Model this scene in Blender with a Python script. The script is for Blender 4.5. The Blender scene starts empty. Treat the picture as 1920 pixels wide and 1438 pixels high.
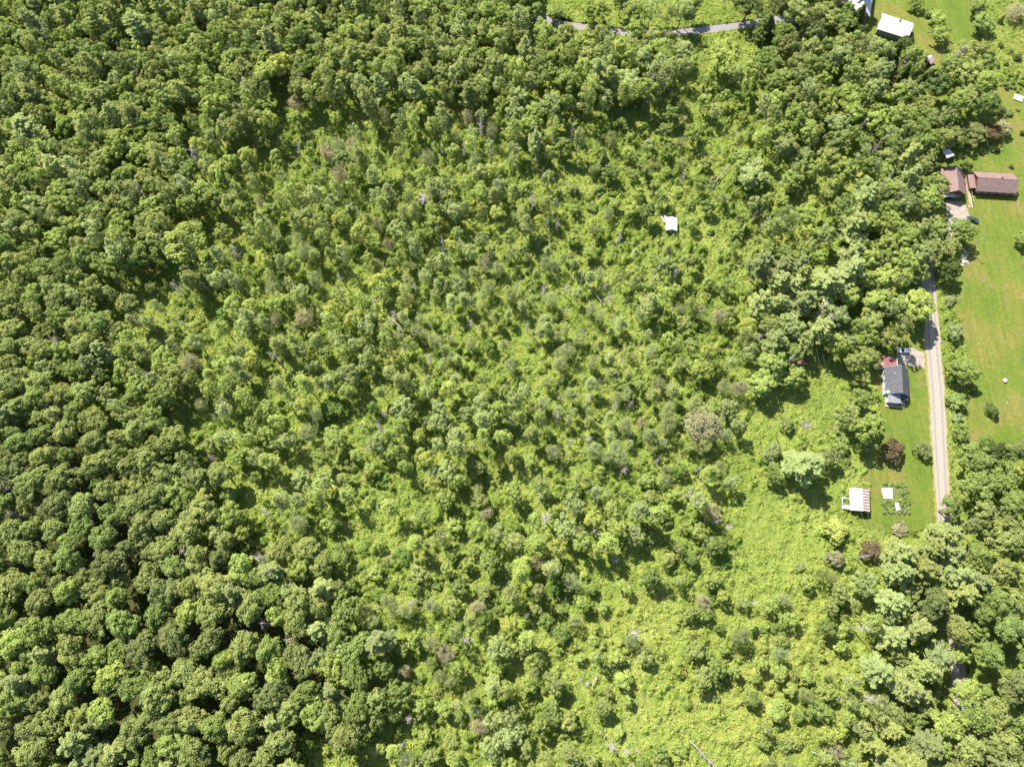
import bpy, math, random
import numpy as np
from mathutils import Vector

rng = np.random.default_rng(7)
random.seed(7)
S = bpy.context.scene
COL = S.collection

# ------------------------------------------------------------------ camera
H = 240.0                       # flying height of the drone, metres
TILT = math.radians(18.3)       # away from straight down, towards +y
F = 1331.0                      # focal length in photo pixels (1920 wide)
cd = bpy.data.cameras.new('camera')
cam = bpy.data.objects.new('camera', cd); COL.objects.link(cam)
cam.location = (0, 0, H); cam.rotation_euler = (TILT, 0, 0)
cd.sensor_width = 36; cd.lens = F / 1920 * 36
cd.clip_start = 1; cd.clip_end = 6000
S.camera = cam

# ------------------------------------------------------------------ light
SUN_EL = math.radians(50)
SH = Vector((0.62, -0.78)).normalized()      # direction in which shadows fall
w = bpy.data.worlds.new('World'); S.world = w; w.use_nodes = True
nt = w.node_tree
bg = nt.nodes['Background']
sky = nt.nodes.new('ShaderNodeTexSky'); sky.sky_type = 'NISHITA'; sky.sun_disc = False
sky.sun_elevation = SUN_EL; sky.sun_rotation = math.atan2(-SH.x, -SH.y)
sky.air_density = 1.0; sky.dust_density = 1.0
nt.links.new(sky.outputs[0], bg.inputs[0]); bg.inputs[1].default_value = 0.09
sd = bpy.data.lights.new('sun', 'SUN'); sd.energy = 4.9; sd.angle = math.radians(0.55)
sd.color = (1.0, 0.945, 0.86)
sun = bpy.data.objects.new('sun', sd); COL.objects.link(sun)
dv = Vector((SH.x * math.cos(SUN_EL), SH.y * math.cos(SUN_EL), -math.sin(SUN_EL)))
sun.rotation_euler = dv.to_track_quat('-Z', 'Y').to_euler(); sun.location = (0, 0, 400)
S.view_settings.view_transform = 'Standard'; S.view_settings.look = 'None'
S.view_settings.gamma = 1.0; S.view_settings.use_curve_mapping = False
S.view_settings.exposure = 1.24
S.render.resolution_x = 1024; S.render.resolution_y = 766
try:
    S.cycles.max_bounces = 6; S.cycles.diffuse_bounces = 3; S.cycles.transmission_bounces = 4
    S.cycles.glossy_bounces = 2; S.cycles.transparent_max_bounces = 6
except Exception: pass

# ------------------------------------------------------------------ helpers
CT, ST = math.cos(TILT), math.sin(TILT)
def P(px, py, z=0.0):
    """world point at height z that the photo pixel looks at"""
    u = (px - 960) / F; v = (719 - py) / F
    dx = u; dy = v * CT + ST; dz = v * ST - CT
    t = (z - H) / dz
    return Vector((dx * t, dy * t, z))
def PIX(x, y, z=0.0):
    zz = z - H
    cz = y * ST - zz * CT; cy = y * CT + zz * ST
    return 960 + F * x / cz, 719 - F * cy / cz
def in_poly(X, Y, poly):
    ins = np.zeros(np.shape(X), bool)
    n = len(poly)
    for i in range(n):
        x1, y1 = poly[i][0], poly[i][1]; x2, y2 = poly[(i + 1) % n][0], poly[(i + 1) % n][1]
        if y1 == y2: continue
        c = ((y1 > Y) != (y2 > Y)) & (X < (x2 - x1) * (Y - y1) / (y2 - y1) + x1)
        ins ^= c
    return ins

def new_mat(name):
    m = bpy.data.materials.new(name); m.use_nodes = True
    n = m.node_tree; n.nodes.clear()
    out = n.nodes.new('ShaderNodeOutputMaterial')
    return m, n, out
def N(n, typ, **kw):
    o = n.nodes.new(typ)
    for k, v in kw.items(): setattr(o, k, v)
    return o
def ramp(n, stops):
    r = n.nodes.new('ShaderNodeValToRGB'); e = r.color_ramp.elements
    while len(e) < len(stops): e.new(0.5)
    for i, (p, c) in enumerate(stops):
        e[i].position = p; e[i].color = (*c, 1)
    return r
def mixc(n, fac, a, b, blend='MIX'):
    m = n.nodes.new('ShaderNodeMix'); m.data_type = 'RGBA'; m.blend_type = blend
    for s, v in ((m.inputs[0], fac), (m.inputs[6], a), (m.inputs[7], b)):
        if hasattr(v, 'is_output'): n.links.new(v, s)
        elif isinstance(v, (int, float)): s.default_value = v
        else: s.default_value = (*v, 1)
    return m.outputs[2]
def noise(n, scale, detail=3, rough=.55, coord='Object', vec=None):
    t = n.nodes.new('ShaderNodeTexNoise'); t.inputs['Scale'].default_value = scale
    t.inputs['Detail'].default_value = detail; t.inputs['Roughness'].default_value = rough
    if vec is None:
        g = n.nodes.new('ShaderNodeNewGeometry'); vec = g.outputs['Position']
        if coord == 'Object':
            tc = n.nodes.new('ShaderNodeTexCoord'); vec = tc.outputs['Object']
    n.links.new(vec, t.inputs['Vector'])
    return t.outputs['Fac']
def leaf_shader(n, out, colour, transl=.36, gloss=.0):
    d = N(n, 'ShaderNodeBsdfDiffuse'); t = N(n, 'ShaderNodeBsdfTranslucent')
    tc = mixc(n, 1.0, colour, (1.05, 1.05, .6), 'MULTIPLY')
    n.links.new(colour, d.inputs[0]); n.links.new(tc, t.inputs[0])
    mx = N(n, 'ShaderNodeMixShader'); mx.inputs[0].default_value = transl
    n.links.new(d.outputs[0], mx.inputs[1]); n.links.new(t.outputs[0], mx.inputs[2])
    n.links.new(mx.outputs[0], out.inputs[0])

def crown_material():
    """species colour comes from the crown object's own colour; the leaves differ a little among themselves"""
    m, n, out = new_mat('leaves')
    oi = N(n, 'ShaderNodeObjectInfo')
    at = N(n, 'ShaderNodeAttribute', attribute_name='v')
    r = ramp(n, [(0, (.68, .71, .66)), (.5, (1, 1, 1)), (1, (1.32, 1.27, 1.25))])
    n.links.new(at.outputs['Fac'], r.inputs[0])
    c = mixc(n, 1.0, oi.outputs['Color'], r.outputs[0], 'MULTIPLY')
    ti = N(n, 'ShaderNodeAttribute', attribute_name='tint'); ti.attribute_type = 'INSTANCER'
    vm = N(n, 'ShaderNodeVectorMath', operation='ADD'); vm.inputs[1].default_value = (1, 1, 1)
    n.links.new(ti.outputs['Vector'], vm.inputs[0])
    c = mixc(n, 1.0, c, vm.outputs[0], 'MULTIPLY')
    leaf_shader(n, out, c)
    return m
def undergrowth_material():
    m, n, out = new_mat('undergrowth_leaves')
    at = N(n, 'ShaderNodeAttribute', attribute_name='v')
    ye = N(n, 'ShaderNodeAttribute', attribute_name='yel'); dka = N(n, 'ShaderNodeAttribute', attribute_name='dk')
    big = noise(n, .035, 4, .6)
    med = noise(n, .28, 3, .6)
    r1 = ramp(n, [(.3, (.240, .305, .070)), (.5, (.300, .360, .085)), (.7, (.350, .392, .108))])
    n.links.new(big, r1.inputs[0])
    r2 = ramp(n, [(.25, (.70, .80, .68)), (.5, (1, 1, 1)), (.78, (1.18, 1.12, 1.05))])
    n.links.new(med, r2.inputs[0])
    c = mixc(n, 1.0, r1.outputs[0], r2.outputs[0], 'MULTIPLY')
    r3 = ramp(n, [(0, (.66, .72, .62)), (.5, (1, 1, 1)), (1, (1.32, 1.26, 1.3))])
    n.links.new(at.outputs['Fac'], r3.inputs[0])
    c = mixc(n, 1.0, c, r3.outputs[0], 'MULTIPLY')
    c = mixc(n, ye.outputs['Fac'], c, (.47, .42, .12))
    c = mixc(n, dka.outputs['Fac'], c, mixc(n, 1.0, c, (.74, .80, .80), 'MULTIPLY'))
    leaf_shader(n, out, c, .26)
    return m
def principled(name, colour, rough=.8, spec=.2, metal=0.0, var=.12, scale=.8, bump=0.0, bscale=3.0):
    m, n, out = new_mat(name)
    b = N(n, 'ShaderNodeBsdfPrincipled')
    b.inputs['Roughness'].default_value = rough; b.inputs['Metallic'].default_value = metal
    b.inputs['Specular IOR Level'].default_value = spec
    f = noise(n, scale, 4, .6)
    lo = tuple(c * (1 - var) for c in colour); hi = tuple(min(1, c * (1 + var)) for c in colour)
    r = ramp(n, [(.3, lo), (.7, hi)]); n.links.new(f, r.inputs[0])
    n.links.new(r.outputs[0], b.inputs['Base Color'])
    if bump:
        bf = noise(n, bscale, 4, .6); bm = N(n, 'ShaderNodeBump'); bm.inputs['Strength'].default_value = bump
        bm.inputs['Distance'].default_value = .2
        n.links.new(bf, bm.inputs['Height']); n.links.new(bm.outputs[0], b.inputs['Normal'])
    n.links.new(b.outputs[0], out.inputs[0])
    return m
def ribbed(name, base, rib, pitch=.45, axis=0, width=.14, rough=.5, streak=None, metal=0.0):
    """standing-seam or corrugated metal: ribs across one object axis, weather streaks along the other"""
    m, n, out = new_mat(name)
    b = N(n, 'ShaderNodeBsdfPrincipled'); b.inputs['Roughness'].default_value = max(rough, .7); b.inputs['Specular IOR Level'].default_value = .12
    b.inputs['Metallic'].default_value = metal
    tc = N(n, 'ShaderNodeTexCoord'); sx = N(n, 'ShaderNodeSeparateXYZ')
    n.links.new(tc.outputs['Object'], sx.inputs[0])
    mm = N(n, 'ShaderNodeMath', operation='PINGPONG'); mm.inputs[1].default_value = pitch / 2
    n.links.new(sx.outputs[axis], mm.inputs[0])
    lt = N(n, 'ShaderNodeMath', operation='LESS_THAN'); lt.inputs[1].default_value = width / 2
    n.links.new(mm.outputs[0], lt.inputs[0])
    c = mixc(n, lt.outputs[0], base, rib)
    f = noise(n, 1.1, 5, .65)
    r = ramp(n, [(.35, (.78, .78, .78)), (.65, (1.1, 1.1, 1.1))]); n.links.new(f, r.inputs[0])
    c = mixc(n, 1.0, c, r.outputs[0], 'MULTIPLY')
    if streak:
        f2 = noise(n, .5, 4, .7); r2 = ramp(n, [(.48, (0, 0, 0)), (.6, (1, 1, 1))]); n.links.new(f2, r2.inputs[0])
        c = mixc(n, r2.outputs[0], c, streak)
    n.links.new(c, b.inputs['Base Color']); n.links.new(b.outputs[0], out.inputs[0])
    return m

def np_mesh(name, V, Q, mat, attrs=None, smooth=False):
    """mesh of quads from arrays"""
    me = bpy.data.meshes.new(name)
    V = np.ascontiguousarray(V, np.float32); Q = np.ascontiguousarray(Q, np.int32)
    me.vertices.add(len(V)); me.vertices.foreach_set('co', V.ravel())
    me.loops.add(Q.size); me.loops.foreach_set('vertex_index', Q.ravel())
    me.polygons.add(len(Q))
    me.polygons.foreach_set('loop_start', np.arange(0, Q.size, Q.shape[1], dtype=np.int32))
    for k, a in (attrs or {}).items():
        at = me.attributes.new(k, 'FLOAT', 'POINT'); at.data.foreach_set('value', np.ascontiguousarray(a, np.float32))
    me.materials.append(mat)
    me.update(calc_edges=True)
    if smooth: me.polygons.foreach_set('use_smooth', np.ones(len(Q), bool))
    return me
def py_mesh(name, verts, faces, mat):
    me = bpy.data.meshes.new(name); me.from_pydata([tuple(v) for v in verts], [], faces)
    me.materials.append(mat); me.update(); return me
def link(name, data, parent=None, loc=(0, 0, 0), rz=0.0):
    o = bpy.data.objects.new(name, data); COL.objects.link(o)
    o.location = loc; o.rotation_euler = (0, 0, rz); o.parent = parent
    return o
def tag(o, label, cat, group=None):
    o['label'] = label; o['category'] = cat
    if group: o['group'] = group
    return o
def thing(name, label, cat, loc=(0, 0, 0), rz=0.0, group=None):
    return tag(link(name, None, None, loc, rz), label, cat, group)
def struct(o, kind='structure'):
    o['kind'] = kind; return o

class MB:
    """collects boxes, prisms and tubes into one mesh"""
    def __init__(s): s.v = []; s.f = []
    def add(s, v, f):
        n = len(s.v); s.v += [tuple(p) for p in v]; s.f += [[i + n for i in q] for q in f]; return s
    def box(s, x0, x1, y0, y1, z0, z1):
        return s.add([(x0, y0, z0), (x1, y0, z0), (x1, y1, z0), (x0, y1, z0), (x0, y0, z1), (x1, y0, z1), (x1, y1, z1), (x0, y1, z1)],
                     [(0, 3, 2, 1), (4, 5, 6, 7), (0, 1, 5, 4), (1, 2, 6, 5), (2, 3, 7, 6), (3, 0, 4, 7)])
    def slab(s, quad, t):
        """a quad thickened downwards by t"""
        q = [Vector(p) for p in quad]; nrm = (q[1] - q[0]).cross(q[2] - q[0]).normalized()
        if nrm.z < 0: q.reverse(); nrm = -nrm
        lo = [p - nrm * t for p in q]
        return s.add(q + lo, [(0, 1, 2, 3), (7, 6, 5, 4), (0, 4, 5, 1), (1, 5, 6, 2), (2, 6, 7, 3), (3, 7, 4, 0)])
    def tube(s, pts, rads, n=6):
        rings = []; pts = [Vector(p) for p in pts]
        for i, p in enumerate(pts):
            d = (pts[min(i + 1, len(pts) - 1)] - pts[max(i - 1, 0)]).normalized()
            a = d.cross(Vector((0, 0, 1)) if abs(d.z) < .9 else Vector((1, 0, 0))).normalized(); b = d.cross(a)
            rings += [p + (a * math.cos(2 * math.pi * k / n) + b * math.sin(2 * math.pi * k / n)) * rads[i] for k in range(n)]
        f = []
        for i in range(len(pts) - 1):
            for k in range(n):
                k2 = (k + 1) % n; f.append((i * n + k, i * n + k2, (i + 1) * n + k2, (i + 1) * n + k))
        m = (len(pts) - 1) * n
        f.append(tuple(range(n))[::-1]); f.append(tuple(m + k for k in range(n)))
        return s.add(rings, f)
    def mesh(s, name, mat): return py_mesh(name, s.v, s.f, mat)
    def obj(s, name, mat, parent=None, loc=(0, 0, 0), rz=0.0): return link(name, s.mesh(name, mat), parent, loc, rz)

# ------------------------------------------------------------------ regions (photo outline of the plots, laid on the ground)
def poly(pts): return [P(x, y) for x, y in pts]
LAWN_HOUSE = poly([(1636, 700), (1640, 650), (1690, 628), (1735, 620), (1741, 700), (1748, 800), (1756, 940), (1765, 985), (1700, 1000),
                   (1622, 990), (1600, 975), (1632, 962), (1632, 905), (1612, 896), (1640, 872), (1652, 800), (1646, 745)])
LAWN_FIELD = poly([(1764, 300), (1812, 296), (1880, 284), (1888, 225), (1846, 205), (1850, 165), (1905, 160), (1990, 130), (2200, 100), (2200, 850),
                   (1880, 832), (1812, 826), (1818, 740), (1822, 690), (1806, 640), (1792, 590), (1774, 552), (1790, 530), (1812, 470), (1822, 410), (1790, 385), (1764, 378)])
LAWN_NORTH = poly([(1640, -60), (1700, -60), (1760, -60), (1812, -60), (1822, 20), (1842, 84), (1832, 92), (1778, 118), (1756, 140), (1715, 148), (1712, 88), (1650, 80), (1628, 70)])
ROAD_E = [(1733, 470, 25), (1739, 510, 26), (1743, 560, 27), (1748, 620, 28), (1750, 660, 29), (1757, 740, 29), (1760, 800, 29), (1764, 870, 28),
          (1768, 940, 26), (1773, 1010, 26), (1783, 1120, 26), (1800, 1300, 28), (1815, 1480, 28)]
ROAD_N = [(1000, 28, 13), (1020, 36, 13), (1060, 46, 13), (1110, 54, 13), (1170, 62, 13), (1230, 63, 13), (1290, 60, 13), (1350, 53, 13), (1415, 44, 13), (1500, 30, 13), (1560, 12, 13), (1600, -20, 13)]
DRIVE_A = poly([(1774, 378), (1806, 378), (1816, 396), (1818, 412), (1806, 420), (1792, 430), (1782, 446), (1766, 462), (1750, 480), (1732, 476), (1752, 452), (1770, 425)])
DRIVE_B = poly([(1690, 652), (1712, 652), (1737, 664), (1738, 692), (1700, 685), (1684, 684), (1680, 664)])
GARDEN = poly([(1651, 903), (1699, 903), (1703, 935), (1710, 966), (1657, 966)])

def strip(pts, step=1.5):
    """left and right edges of a road from (px, py, width in pixels)"""
    c = [P(x, y) for x, y, _ in pts]
    wd = [(P(x + w_ / 2, y) - P(x - w_ / 2, y)).length for x, y, w_ in pts]
    # smooth resample
    out = []
    for i in range(len(c) - 1):
        p0 = c[max(i - 1, 0)]; p1 = c[i]; p2 = c[i + 1]; p3 = c[min(i + 2, len(c) - 1)]
        k = max(2, int((p2 - p1).length / step))
        for j in range(k):
            t = j / k
            q = .5 * ((2 * p1) + (p2 - p0) * t + (2 * p0 - 5 * p1 + 4 * p2 - p3) * t * t + (3 * p1 - p0 - 3 * p2 + p3) * t ** 3)
            out.append((q, wd[i] * (1 - t) + wd[i + 1] * t))
    out.append((c[-1], wd[-1]))
    L, R, C = [], [], []
    for i, (q, w_) in enumerate(out):
        d = (out[min(i + 1, len(out) - 1)][0] - out[max(i - 1, 0)][0]); d.z = 0; d.normalize()
        nn = Vector((-d.y, d.x, 0))
        L.append(q + nn * w_ / 2); R.append(q - nn * w_ / 2); C.append(q)
    return L, R, C
def strip_poly(s): return s[0] + s[1][::-1]
SE = strip(ROAD_E); SN = strip([(x, y, w_ * 1.3) for x, y, w_ in ROAD_N])

# ------------------------------------------------------------------ setting
def ground_material():
    m, n, out = new_mat('soil_and_moss')
    b = N(n, 'ShaderNodeBsdfPrincipled'); b.inputs['Roughness'].default_value = .95; b.inputs['Specular IOR Level'].default_value = .1
    f = noise(n, .25, 6, .65); r = ramp(n, [(.3, (.03, .04, .01)), (.5, (.05, .06, .015)), (.72, (.085, .07, .035))])
    n.links.new(f, r.inputs[0]); n.links.new(r.outputs[0], b.inputs['Base Color']); n.links.new(b.outputs[0], out.inputs[0])
    return m
def lawn_material():
    m, n, out = new_mat('mown_grass')
    b = N(n, 'ShaderNodeBsdfPrincipled'); b.inputs['Roughness'].default_value = .9; b.inputs['Specular IOR Level'].default_value = .1
    f = noise(n, .055, 6, .62); r = ramp(n, [(.34, (.092, .142, .022)), (.5, (.125, .158, .027)), (.62, (.165, .158, .040)), (.74, (.190, .162, .055))])
    n.links.new(f, r.inputs[0])
    f2 = noise(n, .8, 5, .7); r2 = ramp(n, [(.3, (.70, .76, .72)), (.7, (1.22, 1.18, 1.2))]); n.links.new(f2, r2.inputs[0])
    c = mixc(n, 1.0, r.outputs[0], r2.outputs[0], 'MULTIPLY')
    tc = N(n, 'ShaderNodeNewGeometry'); mp = N(n, 'ShaderNodeMapping'); mp.inputs['Scale'].default_value = (1.3, .10, 1); mp.inputs['Rotation'].default_value = (0, 0, .05)
    n.links.new(tc.outputs['Position'], mp.inputs[0])
    r4 = ramp(n, [(.35, (.86, .89, .86)), (.65, (1.12, 1.09, 1.1))]); n.links.new(noise(n, .6, 4, .65, vec=mp.outputs[0]), r4.inputs[0])
    c = mixc(n, 1.0, c, r4.outputs[0], 'MULTIPLY')
    r5 = ramp(n, [(.56, (0, 0, 0)), (.68, (1, 1, 1))]); n.links.new(noise(n, .16, 6, .7), r5.inputs[0])
    c = mixc(n, r5.outputs[0], c, (.17, .145, .06))
    f3 = noise(n, 5.0, 3, .7); r3 = ramp(n, [(.3, (.84, .86, .8)), (.7, (1.12, 1.12, 1.1))]); n.links.new(f3, r3.inputs[0])
    c = mixc(n, 1.0, c, r3.outputs[0], 'MULTIPLY')
    n.links.new(c, b.inputs['Base Color'])
    bm = N(n, 'ShaderNodeBump'); bm.inputs['Strength'].default_value = .6; bm.inputs['Distance'].default_value = .15
    n.links.new(noise(n, 3.0, 4, .7), bm.inputs['Height']); n.links.new(bm.outputs[0], b.inputs['Normal'])
    n.links.new(b.outputs[0], out.inputs[0])
    return m
def road_material(name, base, track, edge, across='u'):
    m, n, out = new_mat(name)
    b = N(n, 'ShaderNodeBsdfPrincipled'); b.inputs['Roughness'].default_value = .95; b.inputs['Specular IOR Level'].default_value = .15
    at = N(n, 'ShaderNodeAttribute', attribute_name='u')
    r = ramp(n, [(0, edge), (.10, base), (.26, track), (.36, base), (.5, base), (.64, base), (.74, track), (.86, base), (1, edge)])
    nz = noise(n, .7, 4, .6)
    ad = N(n, 'ShaderNodeMath', operation='MULTIPLY_ADD'); ad.inputs[1].default_value = .10
    n.links.new(nz, ad.inputs[0]); n.links.new(at.outputs['Fac'], ad.inputs[2])
    sb = N(n, 'ShaderNodeMath', operation='SUBTRACT'); sb.inputs[1].default_value = .05
    n.links.new(ad.outputs[0], sb.inputs[0]); n.links.new(sb.outputs[0], r.inputs[0])
    r2 = ramp(n, [(.3, (.78, .78, .78)), (.7, (1.14, 1.14, 1.14))]); n.links.new(noise(n, 1.3, 7, .75), r2.inputs[0])
    n.links.new(mixc(n, 1.0, r.outputs[0], r2.outputs[0], 'MULTIPLY'), b.inputs['Base Color'])
    n.links.new(b.outputs[0], out.inputs[0])
    return m
def road_obj(name, s, z, mat):
    L, R, C = s; K = 8; V = []; U = []
    for l, r in zip(L, R):
        for k in range(K + 1):
            p = l.lerp(r, k / K)
            if k in (0, K): p = p + (r - l) * .04 * math.sin(p.y * 1.3 + k) + (r - l) * .03 * math.sin(p.y * .37 + 2 * k) + (r - l) * random.uniform(-.03, .03)
            V.append((p.x, p.y, z)); U.append(k / K)
    Q = [(i * (K + 1) + k, (i + 1) * (K + 1) + k, (i + 1) * (K + 1) + k + 1, i * (K + 1) + k + 1) for i in range(len(L) - 1) for k in range(K)]
    return struct(link(name, np_mesh(name, np.array(V), np.array(Q), mat, {'u': U})))
def flat_poly(name, pts, z, mat, jag=.35, step=1.2):
    out = []
    for i in range(len(pts)):
        a, b_ = pts[i], pts[(i + 1) % len(pts)]; k = max(1, int((b_ - a).length / step))
        for j in range(k):
            p = a.lerp(b_, j / k); out.append((p.x + random.uniform(-jag, jag), p.y + random.uniform(-jag, jag), z))
    return struct(link(name, py_mesh(name, out, [tuple(range(len(out)))], mat)))
gm = ground_material()
struct(link('ground', py_mesh('ground', [(-2500, -2500, 0), (2500, -2500, 0), (2500, 2500, 0), (-2500, 2500, 0)], [(0, 1, 2, 3)], gm)))
lawn_m = lawn_material()
flat_poly('lawn', LAWN_HOUSE, .010, lawn_m, .3)
flat_poly('field', LAWN_FIELD, .010, lawn_m, .3)
flat_poly('lawn', LAWN_NORTH, .010, lawn_m, .3)
dirt = road_material('dirt_road_surface', (.32, .285, .24), (.235, .21, .185), (.26, .235, .13))
asph = road_material('grey_road_surface', (.24, .225, .215), (.20, .19, .185), (.22, .205, .13))
verge = principled('dry_verge_grass', (.21, .20, .06), .95, .1, var=.4, scale=.9, bump=.4)
SV_ = strip([(x + 1, y, w_ + 8) for x, y, w_ in ROAD_E], 1.2)
for side_ in (SV_[0], SV_[1]):
    for p in side_: p.x += random.uniform(-.35, .35); p.y += random.uniform(-.2, .2)
vv_ = [(p.x, p.y, .017) for p in SV_[0]] + [(p.x, p.y, .017) for p in SV_[1]]; nv_ = len(SV_[0])
struct(link('road_verge', py_mesh('road_verge', vv_, [(i, i + 1, nv_ + i + 1, nv_ + i) for i in range(nv_ - 1)], verge)))
road_obj('road', SE, .020, dirt)
road_obj('road', SN, .020, asph)
gravel = principled('driveway_gravel', (.29, .25, .205), .95, .1, var=.18, scale=.6, bump=.3)
flat_poly('driveway', DRIVE_A, .014, gravel, .25)
flat_poly('driveway', DRIVE_B, .014, gravel, .25)
asph2 = principled('driveway_tar', (.16, .14, .14), .9, .2, var=.15)
flat_poly('driveway', poly([(1596, 128), (1606, 92), (1618, 62), (1630, 66), (1620, 96), (1610, 130)]), .014, asph2, .15)
soil = principled('garden_soil', (.115, .135, .040), .95, .1, var=.4, scale=1.2, bump=.4)
flat_poly('garden_bed', GARDEN, .016, soil, .15)

# ground cover and tree zones, one letter per 80 photo pixels
GRID = ["bbbbbbbbbbbbbgggggmmnnnn", "bbbbbbbbbbbbbbbbggrrrrmn", "bbbbybccccccryyyycrrrrmn", "bbbbccyyccyccyyyyycrrrnn", "bbbbbccccccccyyyyyccrrnn",
        "lbbbccccccccdyyyyyccrrnn", "llyycccccddddddcyypornnn", "lllcyccccddddddyyccrrnnn", "llccccccccddddddccromnnn",
        "llllycccccccdddhhcoornnn", "mmllyccccccccdddhooornmm", "mmmllyccyycyccdycooonnmm", "mmmmlcyyycyccccyyoyynppm", "mmmmmmlcyyhychoyyooycppm",
        "mmmmmmmlhhycyyoohhyycpmm", "mmmmmmmmlhhyyoyoyhyocppm", "mmmmmmmmlhycyoyoooyycpmm", "mppmmmmooyyccyyyooyccpmm"]
# ------------------------------------------------------------------ undergrowth: leafy bramble and fern over all that is not mown or driven
PIXX = lambda X, Y: (960 + F * X / (Y * ST + H * CT), 719 - F * (Y * CT - H * ST) / (Y * ST + H * CT))
X0, X1, Y0, Y1 = -250.0, 262.0, -58.0, 285.0
GS = .25
NX, NY = int((X1 - X0) / GS), int((Y1 - Y0) / GS)
bare = [LAWN_HOUSE, LAWN_FIELD, LAWN_NORTH, strip_poly(SE), strip_poly(SN), DRIVE_A, DRIVE_B]
# raw, open patches where the brush stays low (meadow): photo outlines
LOW = [poly([(1000, -80), (1450, -80), (1440, 60), (1350, 48), (1180, 55), (1010, 25)]), poly([(1390, 68), (1440, 60), (1450, 95), (1400, 170), (1380, 120)]),
       poly([(1850, -80), (2200, -80), (2200, 260), (1900, 200), (1846, 80)]), poly([(1600, 985), (1700, 1002), (1700, 1040), (1560, 1030)]),
       poly([(1420, 920), (1500, 960), (1560, 1060), (1400, 1060), (1380, 980)]), poly([(1890, 1050), (2000, 1040), (2000, 1160), (1900, 1150)]),
       poly([(1510, 650), (1560, 680), (1600, 800), (1540, 830), (1500, 780), (1400, 850), (1390, 800)])]
def build_undergrowth():
    hgt = np.full((NY, NX), .25, np.float32)
    nd = 120000
    cx = rng.uniform(X0, X1, nd); cy = rng.uniform(Y0, Y1, nd)
    px, py = PIXX(cx, cy)
    keep = (px > -90) & (px < 2010) & (py > -90) & (py < 1530)
    for b_ in bare: keep &= ~in_poly(cx, cy, b_)
    cx, cy, px, py = cx[keep], cy[keep], px[keep], py[keep]
    low = np.zeros(len(cx), bool)
    for b_ in LOW: low |= in_poly(cx, cy, b_)
    rr = rng.gamma(3.2, .17, len(cx)).clip(.25, 1.9)
    rr[low] *= .5
    # patches of taller thicket
    tall = (np.sin(cx * .11 + 1.3 * np.sin(cy * .07)) * np.sin(cy * .13 + 1.1 * np.sin(cx * .06)) > .25) & ~low
    rr[tall] *= 1.3
    hh = rr * rng.uniform(.5, 1.3, len(cx))
    # thickets: bunches of taller leafy mounds
    nb = 5200; bx = rng.uniform(X0, X1, nb); by = rng.uniform(Y0, Y1, nb); bpx, bpy = PIXX(bx, by)
    kz = np.array([list(r_) for r_ in GRID])[(bpy // 80).astype(int).clip(0, 17), (bpx // 80).astype(int).clip(0, 23)]
    wgt = np.select([kz == 'y', kz == 'c', kz == 'h', kz == 'd', kz == 'o', kz == 'b', kz == 'l'], [.85, .6, .6, .4, .18, .25, .3], 0)
    ok = rng.uniform(0, 1, nb) < wgt * (.3 + 1.1 * (np.sin(bx * .09 + 2 * np.sin(by * .05)) * np.sin(by * .08 + 1.4 * np.sin(bx * .06)) > -.1))
    for b_ in bare + LOW: ok &= ~in_poly(bx, by, b_)
    bx, by = bx[ok], by[ok]; m_ = 7
    tx = (bx[:, None] + rng.normal(0, 1.1, (len(bx), m_))).ravel(); ty = (by[:, None] + rng.normal(0, 1.1, (len(bx), m_))).ravel()
    for b_ in bare:
        kk = ~in_poly(tx, ty, b_); tx, ty = tx[kk], ty[kk]
    tr = rng.uniform(.55, 1.6, len(tx)); th = tr * rng.uniform(.9, 1.9, len(tx)) + .3
    dark = np.zeros((NY, NX), np.float32); ncx = len(cx)
    cx = np.concatenate([cx, tx]); cy = np.concatenate([cy, ty]); rr = np.concatenate([rr, tr]); hh = np.concatenate([hh, th])
    shade = np.concatenate([np.zeros(ncx), rng.uniform(.2, 1, len(tx))])
    for x, y, r, h, sh in zip(cx, cy, rr, hh, shade):
        i0 = max(0, int((x - r - X0) / GS)); i1 = min(NX, int((x + r - X0) / GS) + 2)
        j0 = max(0, int((y - r - Y0) / GS)); j1 = min(NY, int((y + r - Y0) / GS) + 2)
        if i1 <= i0 or j1 <= j0: continue
        gx = X0 + np.arange(i0, i1) * GS - x; gy = (Y0 + np.arange(j0, j1) * GS - y)[:, None]
        q = 1 - (gx * gx + gy * gy) / (r * r)
        z = h * np.sqrt(np.maximum(q, 0))
        up = z > hgt[j0:j1, i0:i1]
        dark[j0:j1, i0:i1][up] = sh
        np.maximum(hgt[j0:j1, i0:i1], z, out=hgt[j0:j1, i0:i1])
    def sm(k, f):
        a = rng.uniform(-1, 1, (NY // f + 2, NX // f + 2))
        a = np.kron(a, np.ones((f, f)))[:NY, :NX]
        for _ in range(k):
            a = (a + np.roll(a, 1, 0) + np.roll(a, -1, 0)) / 3; a = (a + np.roll(a, 1, 1) + np.roll(a, -1, 1)) / 3
        return a / (a.std() + 1e-6)
    hgt = np.maximum(.08, hgt * (1 + .22 * sm(1, 2)) + .10 * sm(1, 1) + .13 * sm(2, 3) + .16 * sm(4, 8)).astype(np.float32)
    n = 1750000
    x = rng.uniform(X0 + 1, X1 - 1, n); y = rng.uniform(Y0 + 1, Y1 - 1, n)
    px, py = PIXX(x, y)
    keep = (px > -80) & (px < 2000) & (py > -80) & (py < 1518)
    for b_ in bare: keep &= ~in_poly(x, y, b_)
    # the floor of the closed wood carries little undergrowth
    gi = ((py + rng.normal(0, 16, n)) // 80).astype(int).clip(0, 17); gj = ((px + rng.normal(0, 16, n)) // 80).astype(int).clip(0, 23)
    zone = np.array([list(r_) for r_ in GRID])[gi, gj]
    u = rng.uniform(0, 1, n)
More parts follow.
